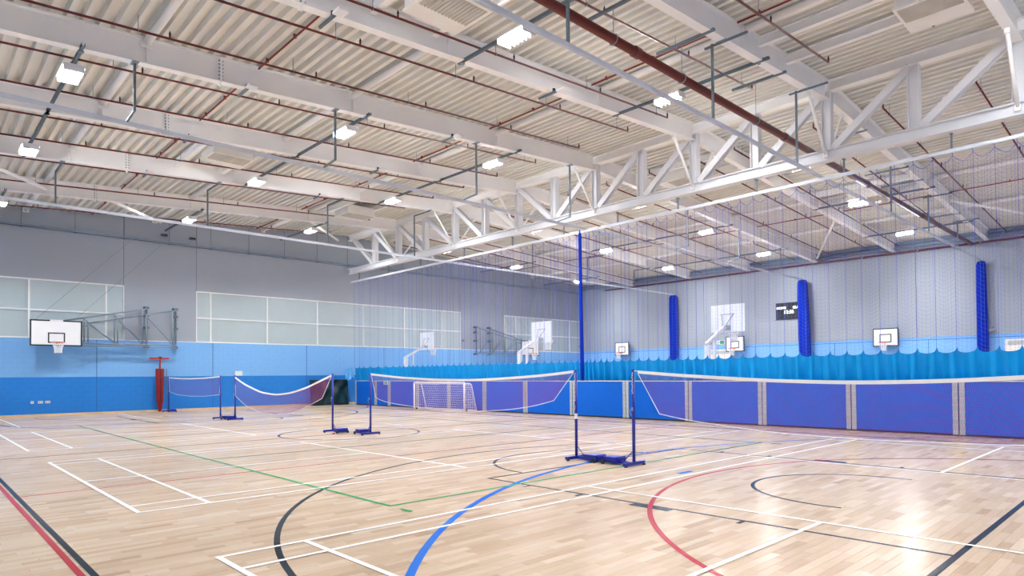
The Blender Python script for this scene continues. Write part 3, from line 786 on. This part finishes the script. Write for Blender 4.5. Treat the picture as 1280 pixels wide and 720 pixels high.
for i in range(len(CYS) - 1):
    a, b = CYS[i], CYS[i + 1]; d = a - b
    amp = min(.11, .3 * math.sqrt(max(.0, .46 ** 2 - min(d, .45) ** 2))) + .028; sag = .055 + .12 * max(0, (.5 - d)); ph = random.random() * 6.28; sk = random.uniform(-.12, .12); k2 = random.choice((1, 1, 2))
    N = 12
    for j in range(N + (1 if i == len(CYS) - 2 else 0)):
        u = j / N; y = a - d * u
        top = 2.03 - sag * (4 * u * (1 - u)) ** .6 * 1.3 + (.05 if j == 0 else 0)
        col = []
        for r in range(NR):
            v = r / (NR - 1); z = top * (1 - v) + .06 * v
            uu = u + sk * v * math.sin(math.pi * u)
            wv = amp * (.45 + .55 * min(1, v * 3)) * math.sin(2 * math.pi * uu) + .3 * amp * math.sin(4 * math.pi * k2 * uu + ph) * math.sin(math.pi * u) * min(1, v * 2.5)
            pinch = math.exp(-v * 9) * (.04 if j == 0 else 0)
            col.append((CXX + .12 * min(1, v * 2) + wv * (1 if j else .35) + pinch, y + .02 * math.sin(5 * v + i) * math.sin(math.pi * u), z))
        P.append(col)
m = MB(O); m.grid(P); sk_ = m.build('vinyl_skirt', 'vinyl_teal', dc, True)
m = MB(O)
def seg2(a, b, r=.0034):
    a = Vector(a); b = Vector(b); d = (b - a).normalized()
    s = Vector((0, -d.z, d.y)) * r / 2; m.add([a - s, a + s, b + s, b - s], [(0, 1, 2, 3)])
ZT, ZB = 6.62, 1.98; NZ = 46; NC = 6
for i in range(len(CYS) - 1):
    a, b = CYS[i], CYS[i + 1]; d = a - b; amp = min(.12, .3 * math.sqrt(max(0, .56 ** 2 - min(d, .55) ** 2)))
    colx = lambda u: CXX + amp * math.sin(2 * math.pi * u) * (1 if i % 2 else -1)
    tops = [ZT - .16 * (4 * (k / NC) * (1 - k / NC)) for k in range(NC + 1)]
    bots = [ZB - .1 * (4 * (k / NC) * (1 - k / NC)) for k in range(NC + 1)]
    for k in range(1, NC): seg2((colx(k / NC), a - d * k / NC, bots[k]), (colx(k / NC), a - d * k / NC, tops[k]))
    for r in range(NZ + 1):
        for k in range(NC):
            z0 = bots[k] + (tops[k] - bots[k]) * r / NZ; z1 = bots[k + 1] + (tops[k + 1] - bots[k + 1]) * r / NZ
            seg2((colx(k / NC), a - d * k / NC, z0), (colx((k + 1) / NC), a - d * (k + 1) / NC, z1))
m.build('netting', 'net_twine', dc, kind='stuff')
m = MB(O)
for i in range(len(CYS) - 1):
    a, b = CYS[i], CYS[i + 1]
    m.path([(CXX, a + (b - a) * k / 6, ZT - .16 * (4 * (k / 6) * (1 - k / 6))) for k in range(7)], .005, 5)
m.build('top_hem', 'net_cord', dc)
for y in CYS:
    m = MB(O); m.tube((CXX, y, 2.0), (CXX, y, ZT), .0042, 5); m.tube((CXX, y, ZT), (CXX - .07, y, 6.68), .006, 5); m.build('cord', 'net_cord', dc)
# light blue end flap draped over the mat
P = []
for i in range(13):
    u = i / 12; col = []
    for j in range(11):
        v = j / 10
        y = 31.85 - .15 * v - .1 * u
        col.append((17.45 + .5 * u + .05 * math.sin(9 * u + 4 * v), 31.62 - .12 * v + .05 * math.sin(14 * u + 3 * v), 2.02 - (.62 + .1 * math.sin(6 * u)) * v * (1.0 if u > .2 else .95) - .12 * (1 - u) ** 2 * (1 - v)))
    P.append(col)
m = MB(O); m.grid(P); fl_ = m.build('end_flap', 'vinyl_light', dc, True, label='light blue crumpled end flap')

# ---- gathered nets
def bundle(cx, cy, z0, z1, wx, wy, lab, lean=0, seed=1, ridges=11):
    random.seed(seed); O = (cx, cy, z0); P = []
    ph = [random.random() * 6.28 for _ in range(4)]
    for j in range(41):
        v = j / 40; z = z1 + (z0 - z1) * v; row = []
        for i in range(45):
            t = 2 * math.pi * i / 44
            k = 1 + .11 * math.sin(ridges * t + ph[0] + 1.5 * math.sin(2.1 * v + ph[1])) + .05 * math.sin(5 * t + ph[2] + 4 * v)
            s = .86 + .22 * v + .05 * math.sin(7 * v + ph[3])
            if j == 0: s *= .8
            row.append((cx + wx / 2 * k * s * math.cos(t), cy + wy / 2 * k * s * math.sin(t) + lean * v, z))
        P.append(row)
    m = MB(O); m.grid(P); o = tag(m.build('net_bundle', 'net_bundle', None, True), lab, 'net', 'gathered blue nets')
    m = MB(O)
    m.tube((cx, cy, z1 - .02), (cx, cy, TRZ - .02), .03, 6); m.ring((cx, cy, z0 + (z1 - z0) * .35), wx * .5, .02, 'z', 20, 5); m.build('tie_strap', 'post_blue', o)
    return o
bundle(37.25, 23.65, .25, 6.72, .5, .6, 'gathered blue net hanging at the far wall, left of the white rectangular board', -.05, 2)
bundle(37.08, 15.1, .25, 6.75, .5, .6, 'gathered blue net hanging at the far wall over the right end of the scoreboard', -.12, 5)
bundle(37.25, 6.8, .25, 6.72, .5, .42, 'gathered blue net hanging at the far wall near the right edge', -.02, 8)
bundle(XT + .07, 15.3, .3, 6.68, .12, .13, 'narrow rope-like gathered blue net hanging from the truss at the picture centre', -.06, 11, 7)

# ================================================================== FOOTBALL GOAL
gx, gy0, gy1, gh = 17.0, 20.85, 24.45, 1.2
O = (gx, (gy0 + gy1) / 2, 0)
t = thing('football_goal', 'white five-a-side football goal with net against the blue barrier', 'goal', O)
for y in (gy0, gy1):
    m = MB(O); m.tube((gx, y, 0), (gx, y, gh), .04, 12); m.build('post', 'goal_white', t, True)
    m = MB(O); m.path([(gx, y, gh - .02), (gx + .32, y, gh - .03), (gx + .4, y, gh - .1), (gx + .66, y, .05)], .024, 8); m.build('side_frame', 'goal_white', t, True)
    m = MB(O); m.tube((gx, y, .03), (gx + .68, y, .03), .024, 8); m.build('ground_bar', 'goal_white', t, True)
    m = MB(O); m.tube((gx + .1, y - .05, .05), (gx + .1, y + .03, .05), .05, 10); m.build('wheel', 'rubber', t)
m = MB(O); m.tube((gx, gy0, gh), (gx, gy1, gh), .04, 12); m.build('crossbar', 'goal_white', t, True)
m = MB(O); m.tube((gx + .68, gy0, .03), (gx + .68, gy1, .03), .024, 8); m.build('back_bar', 'goal_white', t, True)
m = MB(O)
bp = [(gx + .02, gh), (gx + .32, gh - .01), (gx + .4, gh - .09), (gx + .66, .04)]
def bprof(v):
    return interp([(p[0], p[1]) for p in bp], v)
ny, nz = 36, 15
for k in range(ny + 1):
    y = gy0 + (gy1 - gy0) * k / ny
    pts = [(bprof(j / nz)[0] + .05 * math.sin(math.pi * j / nz) * math.sin(math.pi * k / ny), y, bprof(j / nz)[1]) for j in range(nz + 1)]
    m.path(pts, .0055, 4)
for j in range(nz + 1):
    pts = [(bprof(j / nz)[0] + .05 * math.sin(math.pi * j / nz) * math.sin(math.pi * k / ny), gy0 + (gy1 - gy0) * k / ny, bprof(j / nz)[1]) for k in range(ny + 1)]
    m.path(pts, .0055, 4)
for y in (gy0, gy1):
    for j in range(1, 12):
        z = gh * j / 12; xe = gx + .4 + .26 * (1 - z / (gh - .1)) if z < gh - .1 else gx + .36
        m.tube((gx, y, z), (xe, y, z), .0055, 4)
    for k in range(1, 6):
        x = gx + .11 * k; m.tube((x, y, .04), (x, y, gh - .02 if x < gx + .35 else (gh - .1) * (gx + .68 - x) / .28), .0055, 4)
m.build('netting', 'net_white', t, kind='stuff')

# ================================================================== LEFT WALL EQUIPMENT
# crash mat
O = (16.6, YW, 0); P = []
t = thing('crash_mat', 'dark green wrinkled crash mat leaning against the left wall beside the barrier', 'mat', O)
m = MB(O)
def wr_(u, v): return .045 * math.sin(9 * u + 7 * v) + .04 * math.sin(17 * u - 9 * v + 1) + .045 * math.sin(4 * v + 3 * u * u)
for i in range(29):
    u = i / 28; col = []
    for j in range(19):
        v = j / 18
        e = 1 if 0 < i < 28 and 0 < j < 18 else 0
        col.append((15.58 + 2.06 * u, YW - .34 - (.14 * (1 - v)) - e * wr_(u, v) - .02 * math.sin(math.pi * u), .01 + 1.34 * v))
    P.append(col)
m.grid(P)
n = len(P)
back = [[(p[0], YW - .05 - (.14 * (1 - k / 18)), p[2]) for k, p in enumerate(col)] for col in P]
m.grid([P[0], back[0]]); m.grid([back[-1], P[-1]]); m.grid([[P[i][-1] for i in range(29)], [back[i][-1] for i in range(29)]]); m.grid([[P[i][0] for i in range(29)], [back[i][0] for i in range(29)]]); m.grid(back)
o = m.build('cover', 'mat_green', t, True); fix_normals(o)
m = MB(O)
for x in (16.0, 17.2): m.box((x - .12, YW - .5, .9), (x + .12, YW - .47, .94))
m.build('carry_handle', 'rubber', t)
# red padded post
O = (8.36, YW - .3, 0)
t = thing('padded_post', 'tall red padded post with T shaped top standing against the left wall', 'post', O)
P = []
for z, w, d in ((.02, .05, .05), (.05, .13, .1), (.42, .24, .16), (.5, .28, .18), (1.2, .31, .2), (1.9, .34, .2), (1.94, .3, .16)):
    P.append([(8.36 + w / 2 * math.copysign(abs(math.cos(t_)) ** .6, math.cos(t_)), YW - .3 + d / 2 * math.copysign(abs(math.sin(t_)) ** .6, math.sin(t_)), z) for t_ in [2 * math.pi * k / 20 for k in range(21)]])
m = MB(O); m.grid(P); o = m.build('cover', 'bag_red', t, True)
m = MB(O); m.box((8.325, YW - .42, .45), (8.385, YW - .39, 1.9)); m.build('zip_flap', 'bag_red_dark', o)
m = MB(O); m.box((8.335, YW - .43, 1.5), (8.375, YW - .415, 1.6)); m.box((8.34, YW - .43, 1.0), (8.37, YW - .415, 1.04)); m.build('buckle', 'brass', o)
m = MB(O); m.tube((8.36, YW - .3, 1.9), (8.36, YW - .3, 2.44), .035, 10); m.build('pole', 'red_paint', t, True)
m = MB(O); m.box((7.95, YW - .33, 2.36), (8.72, YW - .27, 2.43)); m.build('crossbar', 'red_paint', t)
m = MB(O); m.tube((8.36, YW - .36, 2.42), (8.36, YW - .24, 2.42), .06, 12); m.build('pulley', 'bag_red_dark', t)
m = MB((8.72, YW - .1, .03)); m.tube((8.72, YW - .12, .0), (8.70, YW - .03, 1.92), .014, 6); o = tag(m.build('thin_pole', 'galv_dark'), 'thin grey pole leaning on the left wall right of the red padded post', 'pole')
# sockets and notice
for x, w, nm in ((3.79, .1, 'single round wall socket, left of two double sockets'), (4.06, .17, 'double wall socket in the middle of three low on the left wall'), (4.3, .17, 'double wall socket, rightmost of three low on the left wall')):
    m = MB((x, YW, .58)); m.box((x - w / 2, YW - .02, .53), (x + w / 2, YW, .63)); o = tag(m.build('wall_socket', 'socket_white'), 'white ' + nm, 'socket')
    m = MB((x, YW, .58))
    for k in ((0,) if w < .15 else (-.04, .04)): m.box((x + k - .018, YW - .024, .565), (x + k + .018, YW - .02, .6))
    m.build('outlet', 'vent_dark', o)
m = MB((11.93, YW, 1.7)); m.box((11.75, YW - .015, 1.6), (12.11, YW, 1.83)); o = tag(m.build('wall_notice', 'sign_white'), 'blank white notice on the left wall at the top of the dark blue band', 'notice')
m = MB((11.93, YW, 1.7)); m.box((11.77, YW - .018, 1.62), (12.09, YW - .015, 1.81)); m.build('paper', 'board_white', o)

def rim_net(t, c, d, R=.225, local=None):
    """hoop with net; c: rim centre, d: outward unit direction (x,y) from the board"""
    O = local
    m = MB(O); m.ring(c, R, .012, 'z', 28, 6)
    q = (c[0] - d[0] * (R + .14), c[1] - d[1] * (R + .14))
    n = (-d[1], d[0])
    m.box((min(q[0], c[0] - d[0] * R) - abs(n[0]) * .05, min(q[1], c[1] - d[1] * R) - abs(n[1]) * .05, c[2] - .05), (max(q[0], c[0] - d[0] * R) + abs(n[0]) * .05, max(q[1], c[1] - d[1] * R) + abs(n[1]) * .05, c[2] - .008))
    h = m.build('rim', 'rim_orange', t, True)
    m = MB(O); K = 14; lv = [(0, R * .98), (.11, R * .78), (.22, R * .6), (.33, R * .55), (.42, R * .6)]
    pt = lambda k, j: (c[0] + lv[j][1] * math.cos(2 * math.pi * (k + .5 * (j % 2)) / K), c[1] + lv[j][1] * math.sin(2 * math.pi * (k + .5 * (j % 2)) / K), c[2] - .01 - lv[j][0])
    for j in range(len(lv) - 1):
        for k in range(K):
            m.tube(pt(k, j), pt(k, j + 1), .008, 4, cap=False); m.tube(pt(k, j), pt(k - 1 if j % 2 == 0 else k + 1, j + 1), .008, 4, cap=False)
    m.build('hoop_net', 'net_white', h)
    return h
def board_y(t, O, xc, y, z0, w, h, s):
    """backboard in the xz plane facing -y (s=-1)"""
    m = MB(O); m.box((xc - w / 2, y, z0), (xc + w / 2, y + .04, z0 + h)); b = m.build('backboard', 'board_white', t)
    e = .05; yo = y - .006
    m = MB(O); m.box((xc - w / 2, yo, z0), (xc + w / 2, y + .045, z0 + e)); m.box((xc - w / 2, yo, z0 + h - e), (xc + w / 2, y + .045, z0 + h)); m.box((xc - w / 2, yo, z0), (xc - w / 2 + e, y + .045, z0 + h)); m.box((xc + w / 2 - e, yo, z0), (xc + w / 2, y + .045, z0 + h)); m.build('border', 'board_black', b)
    m = MB(O); tw, th, tz = .57, .42, z0 + .12
    for q in ((xc - tw / 2, xc + tw / 2, tz, tz + .045), (xc - tw / 2, xc + tw / 2, tz + th - .045, tz + th), (xc - tw / 2, xc - tw / 2 + .045, tz, tz + th), (xc + tw / 2 - .045, xc + tw / 2, tz, tz + th)): m.box((q[0], yo, q[2]), (q[1], y, q[3]))
    m.build('target_square', 'board_black', b)
    return b
def swing(m1, m2, xc, s, lab):
    """side-folding backboard: frames go from the mounts in direction s along the left wall"""
    O = (m1, YW, 2.9); t = thing('swing_backboard', lab, 'basketball hoop', O)
    for k, (xm, yo) in enumerate(((m1, YW - .22), (m2, YW - .4))):
        m = MB(O); m.tube((xm, YW - .2, 2.86), (xm, YW - .2, 4.68), .045, 10); mp = m.build('mount_post', 'galv_dark', t)
        for z in (2.9, 3.75, 4.3, 4.64):
            m = MB(O); m.box((xm - .09, YW - .26, z - .05), (xm + .09, YW, z + .05)); m.build('wall_bracket', 'galv_dark', mp)
        L = 3.45; x1 = xm + s * L
        zt0, zt1, zl = 4.58, 3.82, 2.98
        top = lambda f: zt0 + (zt1 - zt0) * f
        m = MB(O); m.tube((xm, yo, zt0), (x1, yo, zt1), .032, 8); m.tube((xm, yo, zl), (x1, yo, zl), .032, 8); m.tube((xm, yo, zl - .09), (x1, yo, zl - .09), .018, 8)
        fr = m.build('swing_frame', 'galv', t, True)
        F = (.05, .36, .68, .99)
        for f in F:
            m = MB(O); m.tube((xm + s * L * f, yo, zl), (xm + s * L * f, yo, top(f)), .03, 8); m.build('upright', 'galv', fr, True)
        for f0, f1 in zip(F, F[1:]):
            m = MB(O); m.tube((xm + s * L * f0, yo, zl + .03), (xm + s * L * f1, yo, top(f1) - .05), .022, 8); m.build('diagonal', 'galv', fr, True)
    y = YW - .62
    board_y(t, O, xc, y, 2.84, 1.74, 1.04, -1)
    m = MB(O)
    for e in (-.5, .5): m.box((xc + e - .03, y + .045, 2.95), (xc + e + .03, y + .12, 3.8))
    for z in (3.0, 3.7): m.box((min(xc - .6, m2 + s * 3.45), y + .05, z - .03), (max(xc + .6, m2 + s * 3.45), y + .1, z + .03))
    m.bar((xc + .87 * -s, y + .1, 3.86), (xc + 1.05 * -s, YW - .3, 3.95), .05, .05)
    m.build('board_carrier', 'galv', t)
    rim_net(t, (xc, y - .39, 2.98), (0, -1), .225, O)
    m = MB(O); m.box((xc - .22, y - .01, 3.82), (xc + .22, y - .004, 3.9)); m.build('pad_clip', 'fixture_white', t)
    for e in (-.7, .55):
        m = MB(O); m.tube((xc + e, y + .06, 3.86), (xc + e - s * 3.4, YW - .02, 7.5), .006, 4); m.build('stay_cable', 'galv_dark', t)
swing(7.85, 9.03, 4.5, -1, 'basketball backboard on a grey swing frame on the near left wall')
swing(28.15, 26.97, 31.5, 1, 'basketball backboard on a grey swing frame on the left wall behind the netting')
m = MB((7.0, YW, 3.7)); m.box((6.95, YW - .1, 3.66), (7.1, YW, 3.8)); o = tag(m.build('wall_camera', 'galv'), 'small grey box on the left wall behind the near swing frame', 'camera')
m = MB((7.0, YW, 3.7)); m.tube((7.02, YW - .18, 3.72), (7.02, YW - .1, 3.73), .05, 10); m.build('lens', 'vent_dark', o)
m = MB((26.0, YW, 3.7)); m.box((25.95, YW - .1, 3.68), (26.1, YW, 3.82)); o = tag(m.build('wall_camera', 'galv'), 'small grey box on the left wall just left of the far swing frame', 'camera')
m = MB((26.0, YW, 3.7)); m.tube((26.02, YW - .18, 3.74), (26.02, YW - .1, 3.75), .05, 10); m.build('lens', 'vent_dark', o)

# ================================================================== FAR RIGHT WALL EQUIPMENT
for yc, nm in ((27.8, 'leftmost of three on the far wall'), (19.25, 'middle of three on the far wall'), (10.91, 'rightmost of three on the far wall')):
    xw = XR; x = XR - .45; O = (xw, yc, 3.3)
    t = thing('wall_backboard', 'fixed white basketball backboard with black edge, ' + nm, 'basketball hoop', O, 0, 'backboards on the far right wall')
    w, h, z0 = 1.2, .94, 2.84
    m = MB(O); m.box((x - .04, yc - w / 2, z0), (x, yc + w / 2, z0 + h)); b = m.build('backboard', 'board_white', t)
    e = .05; xo = x - .046
    m = MB(O)
    for q in ((yc - w / 2, yc + w / 2, z0, z0 + e), (yc - w / 2, yc + w / 2, z0 + h - e, z0 + h), (yc - w / 2, yc - w / 2 + e, z0, z0 + h), (yc + w / 2 - e, yc + w / 2, z0, z0 + h)): m.box((xo, q[0], q[2]), (x + .005, q[1], q[3]))
    m.build('border', 'board_black', b)
    m = MB(O); tz = z0 + .2; tw, th = .56, .44
    for q in ((yc - tw / 2, yc + tw / 2, tz, tz + .05), (yc - tw / 2, yc + tw / 2, tz + th - .05, tz + th), (yc - tw / 2, yc - tw / 2 + .05, tz, tz + th), (yc + tw / 2 - .05, yc + tw / 2, tz, tz + th)): m.box((xo, q[0], q[2]), (x - .04, q[1], q[3]))
    m.build('target_square', 'board_black', b)
    m = MB(O)
    for s in (-.35, .35):
        m.bar((x, yc + s, 3.6), (xw, yc + s, 3.6), .05, .05); m.bar((x, yc + s, 2.95), (xw, yc + s, 3.55), .04, .04)
    m.build('wall_arm', 'galv', t)
    rim_net(t, (x - .43, yc, 3.03), (-1, 0), .225, O)
# scoreboard
O = (XR, 15.95, 5.12)
t = thing('scoreboard', 'black electronic scoreboard on the far right wall, partly behind a gathered net', 'scoreboard', O)
m = MB(O); m.box((XR - .09, 15.05, 4.63), (XR, 16.85, 5.61)); m.build('casing', 'screen_black', t)
def text(s, yc, zc, h, name, mt):
    cu = bpy.data.curves.new(name, 'FONT'); cu.body = s; cu.size = h; cu.align_x = 'CENTER'; cu.align_y = 'CENTER'; cu.extrude = .004
    tmp = bpy.data.objects.new(name, cu); COL.objects.link(tmp)
    bpy.context.view_layer.update()
    me = bpy.data.meshes.new_from_object(tmp.evaluated_get(bpy.context.evaluated_depsgraph_get()))
    bpy.data.objects.remove(tmp); me.materials.clear(); me.materials.append(MATS[mt])
    # face -x : local x -> -y
    R = Matrix(((0, 0, -1), (-1, 0, 0), (0, 1, 0))).to_4x4()
    me.transform(R)
    o = bpy.data.objects.new(name, me); COL.objects.link(o); o.parent = t; o.location = (XR - .098 - O[0], yc - O[1], zc - O[2])
text('HOME', 16.52, 5.3, .2, 'home_lettering', 'digit_glow')
text('GUEST', 15.55, 5.3, .2, 'guest_lettering', 'digit_glow')
text('12:35', 16.08, 5.05, .27, 'clock_digits', 'digit_glow')
# heaters, sign, cctv
for y0, y1, z0, z1, nm in ((19.55, 21.4, 2.35, 3.0, 'white wall heater behind the middle far backboard'), (3.6, 5.95, 2.3, 2.98, 'white wall heater at the right edge of the far right wall')):
    O = (XR, (y0 + y1) / 2, z0); t = thing('wall_heater', nm, 'heater', O)
    m = MB(O); m.box((XR - .3, y0, z0), (XR, y1, z1)); m.build('casing', 'unit_white', t)
    m = MB(O); m.box((XR - .305, y0 + .1, z1 - .28), (XR - .3, y1 - .1, z1 - .08)); g = m.build('outlet_grille', 'vent_dark', t)
    m = MB(O)
    for k in range(5): m.box((XR - .315, y0 + .1, z1 - .27 + k * .04), (XR - .305, y1 - .1, z1 - .255 + k * .04))
    m.build('louvre', 'unit_white', g)
O = (XR, 20.45, 3.47); m = MB(O); m.box((XR - .02, 20.2, 3.35), (XR, 20.7, 3.59)); o = tag(m.build('exit_sign', 'sign_white'), 'green and white exit sign high on the far right wall', 'sign')
m = MB(O); m.box((XR - .024, 20.22, 3.37), (XR - .02, 20.5, 3.57)); m.build('green_field', 'sign_green', o)
m = MB(O); m.bar((XR - .026, 20.55, 3.47), (XR - .026, 20.67, 3.47), .03, .004); m.prism([(XR - .026, 20.52, 3.47), (XR - .026, 20.59, 3.53), (XR - .026, 20.59, 3.41)], (-.002, 0, 0)); m.build('arrow', 'sign_green', o)
O = (XR, 6.42, 3.55); m = MB(O); m.bar((XR, 6.42, 3.6), (XR - .25, 6.42, 3.5), .03, .03); o = tag(m.build('wall_camera', 'galv_dark'), 'small security camera on the far right wall above the heater', 'camera')
m = MB(O); m.bar((XR - .1, 6.35, 3.5), (XR - .42, 6.5, 3.42), .1, .1); m.build('camera_body', 'strip_grey', o)

# ================================================================== PORTABLE HOOPS BEHIND THE DIVIDER
def hoop(x, y, lab):
    O = (x, y, 0); t = thing('portable_hoop', lab, 'basketball hoop', O, 0, 'white portable basketball hoops')
    m = MB(O); m.box((x - .1, y - .35, .06), (x + .95, y + .35, .4)); m.build('base', 'hoop_white', t)
    for sx in (0, .85):
        for sy in (-.3, .3):
            m = MB(O); m.tube((x + sx, y + sy - .03, .06), (x + sx, y + sy + .03, .06), .06, 10); m.build('wheel', 'rubber', t)
    m = MB(O); m.box((x - .08, y - .08, .4), (x + .08, y + .08, 2.42)); m.build('rear_post', 'hoop_white', t)
    m = MB(O); m.bar((x + .42, y, .4), (x + .42, y, 2.68), .09, .09); m.build('front_post', 'hoop_white', t)
    m = MB(O); m.bar((x - .1, y, 2.42), (x + 1.12, y, 3.06), .09, .1); m.build('arm', 'hoop_white', t)
    m = MB(O); m.bar((x, y, 2.0), (x + .3, y, .5), .05, .05); m.build('strut', 'hoop_white', t)
    bx = x + 1.3
    m = MB(O); m.box((bx, y - .6, 2.88), (bx + .03, y + .6, 3.8)); b = m.build('backboard', 'board_white', t)
    m = MB(O)
    for s in (-1, 1): m.bar((x + 1.08, y + s * .05, 3.08), (bx, y + s * .2, 3.45), .022, .022)
    m.bar((bx - .01, y - .25, 3.47), (bx - .01, y + .25, 3.47), .022, .022); m.box((x + 1.08, y - .1, 2.98), (bx, y + .1, 3.1)); m.build('board_bracket', 'strip_grey', t)
    rim_net(t, (bx + .42, y, 3.03), (1, 0), .225, O)
hoop(18.65, 10.6, 'white portable basketball hoop behind the divider, at the right before the scoreboard')
hoop(18.65, 19.2, 'white portable basketball hoop behind the divider, left of the picture centre')
hoop(18.65, 27.55, 'white portable basketball hoop behind the divider, nearest the left wall')
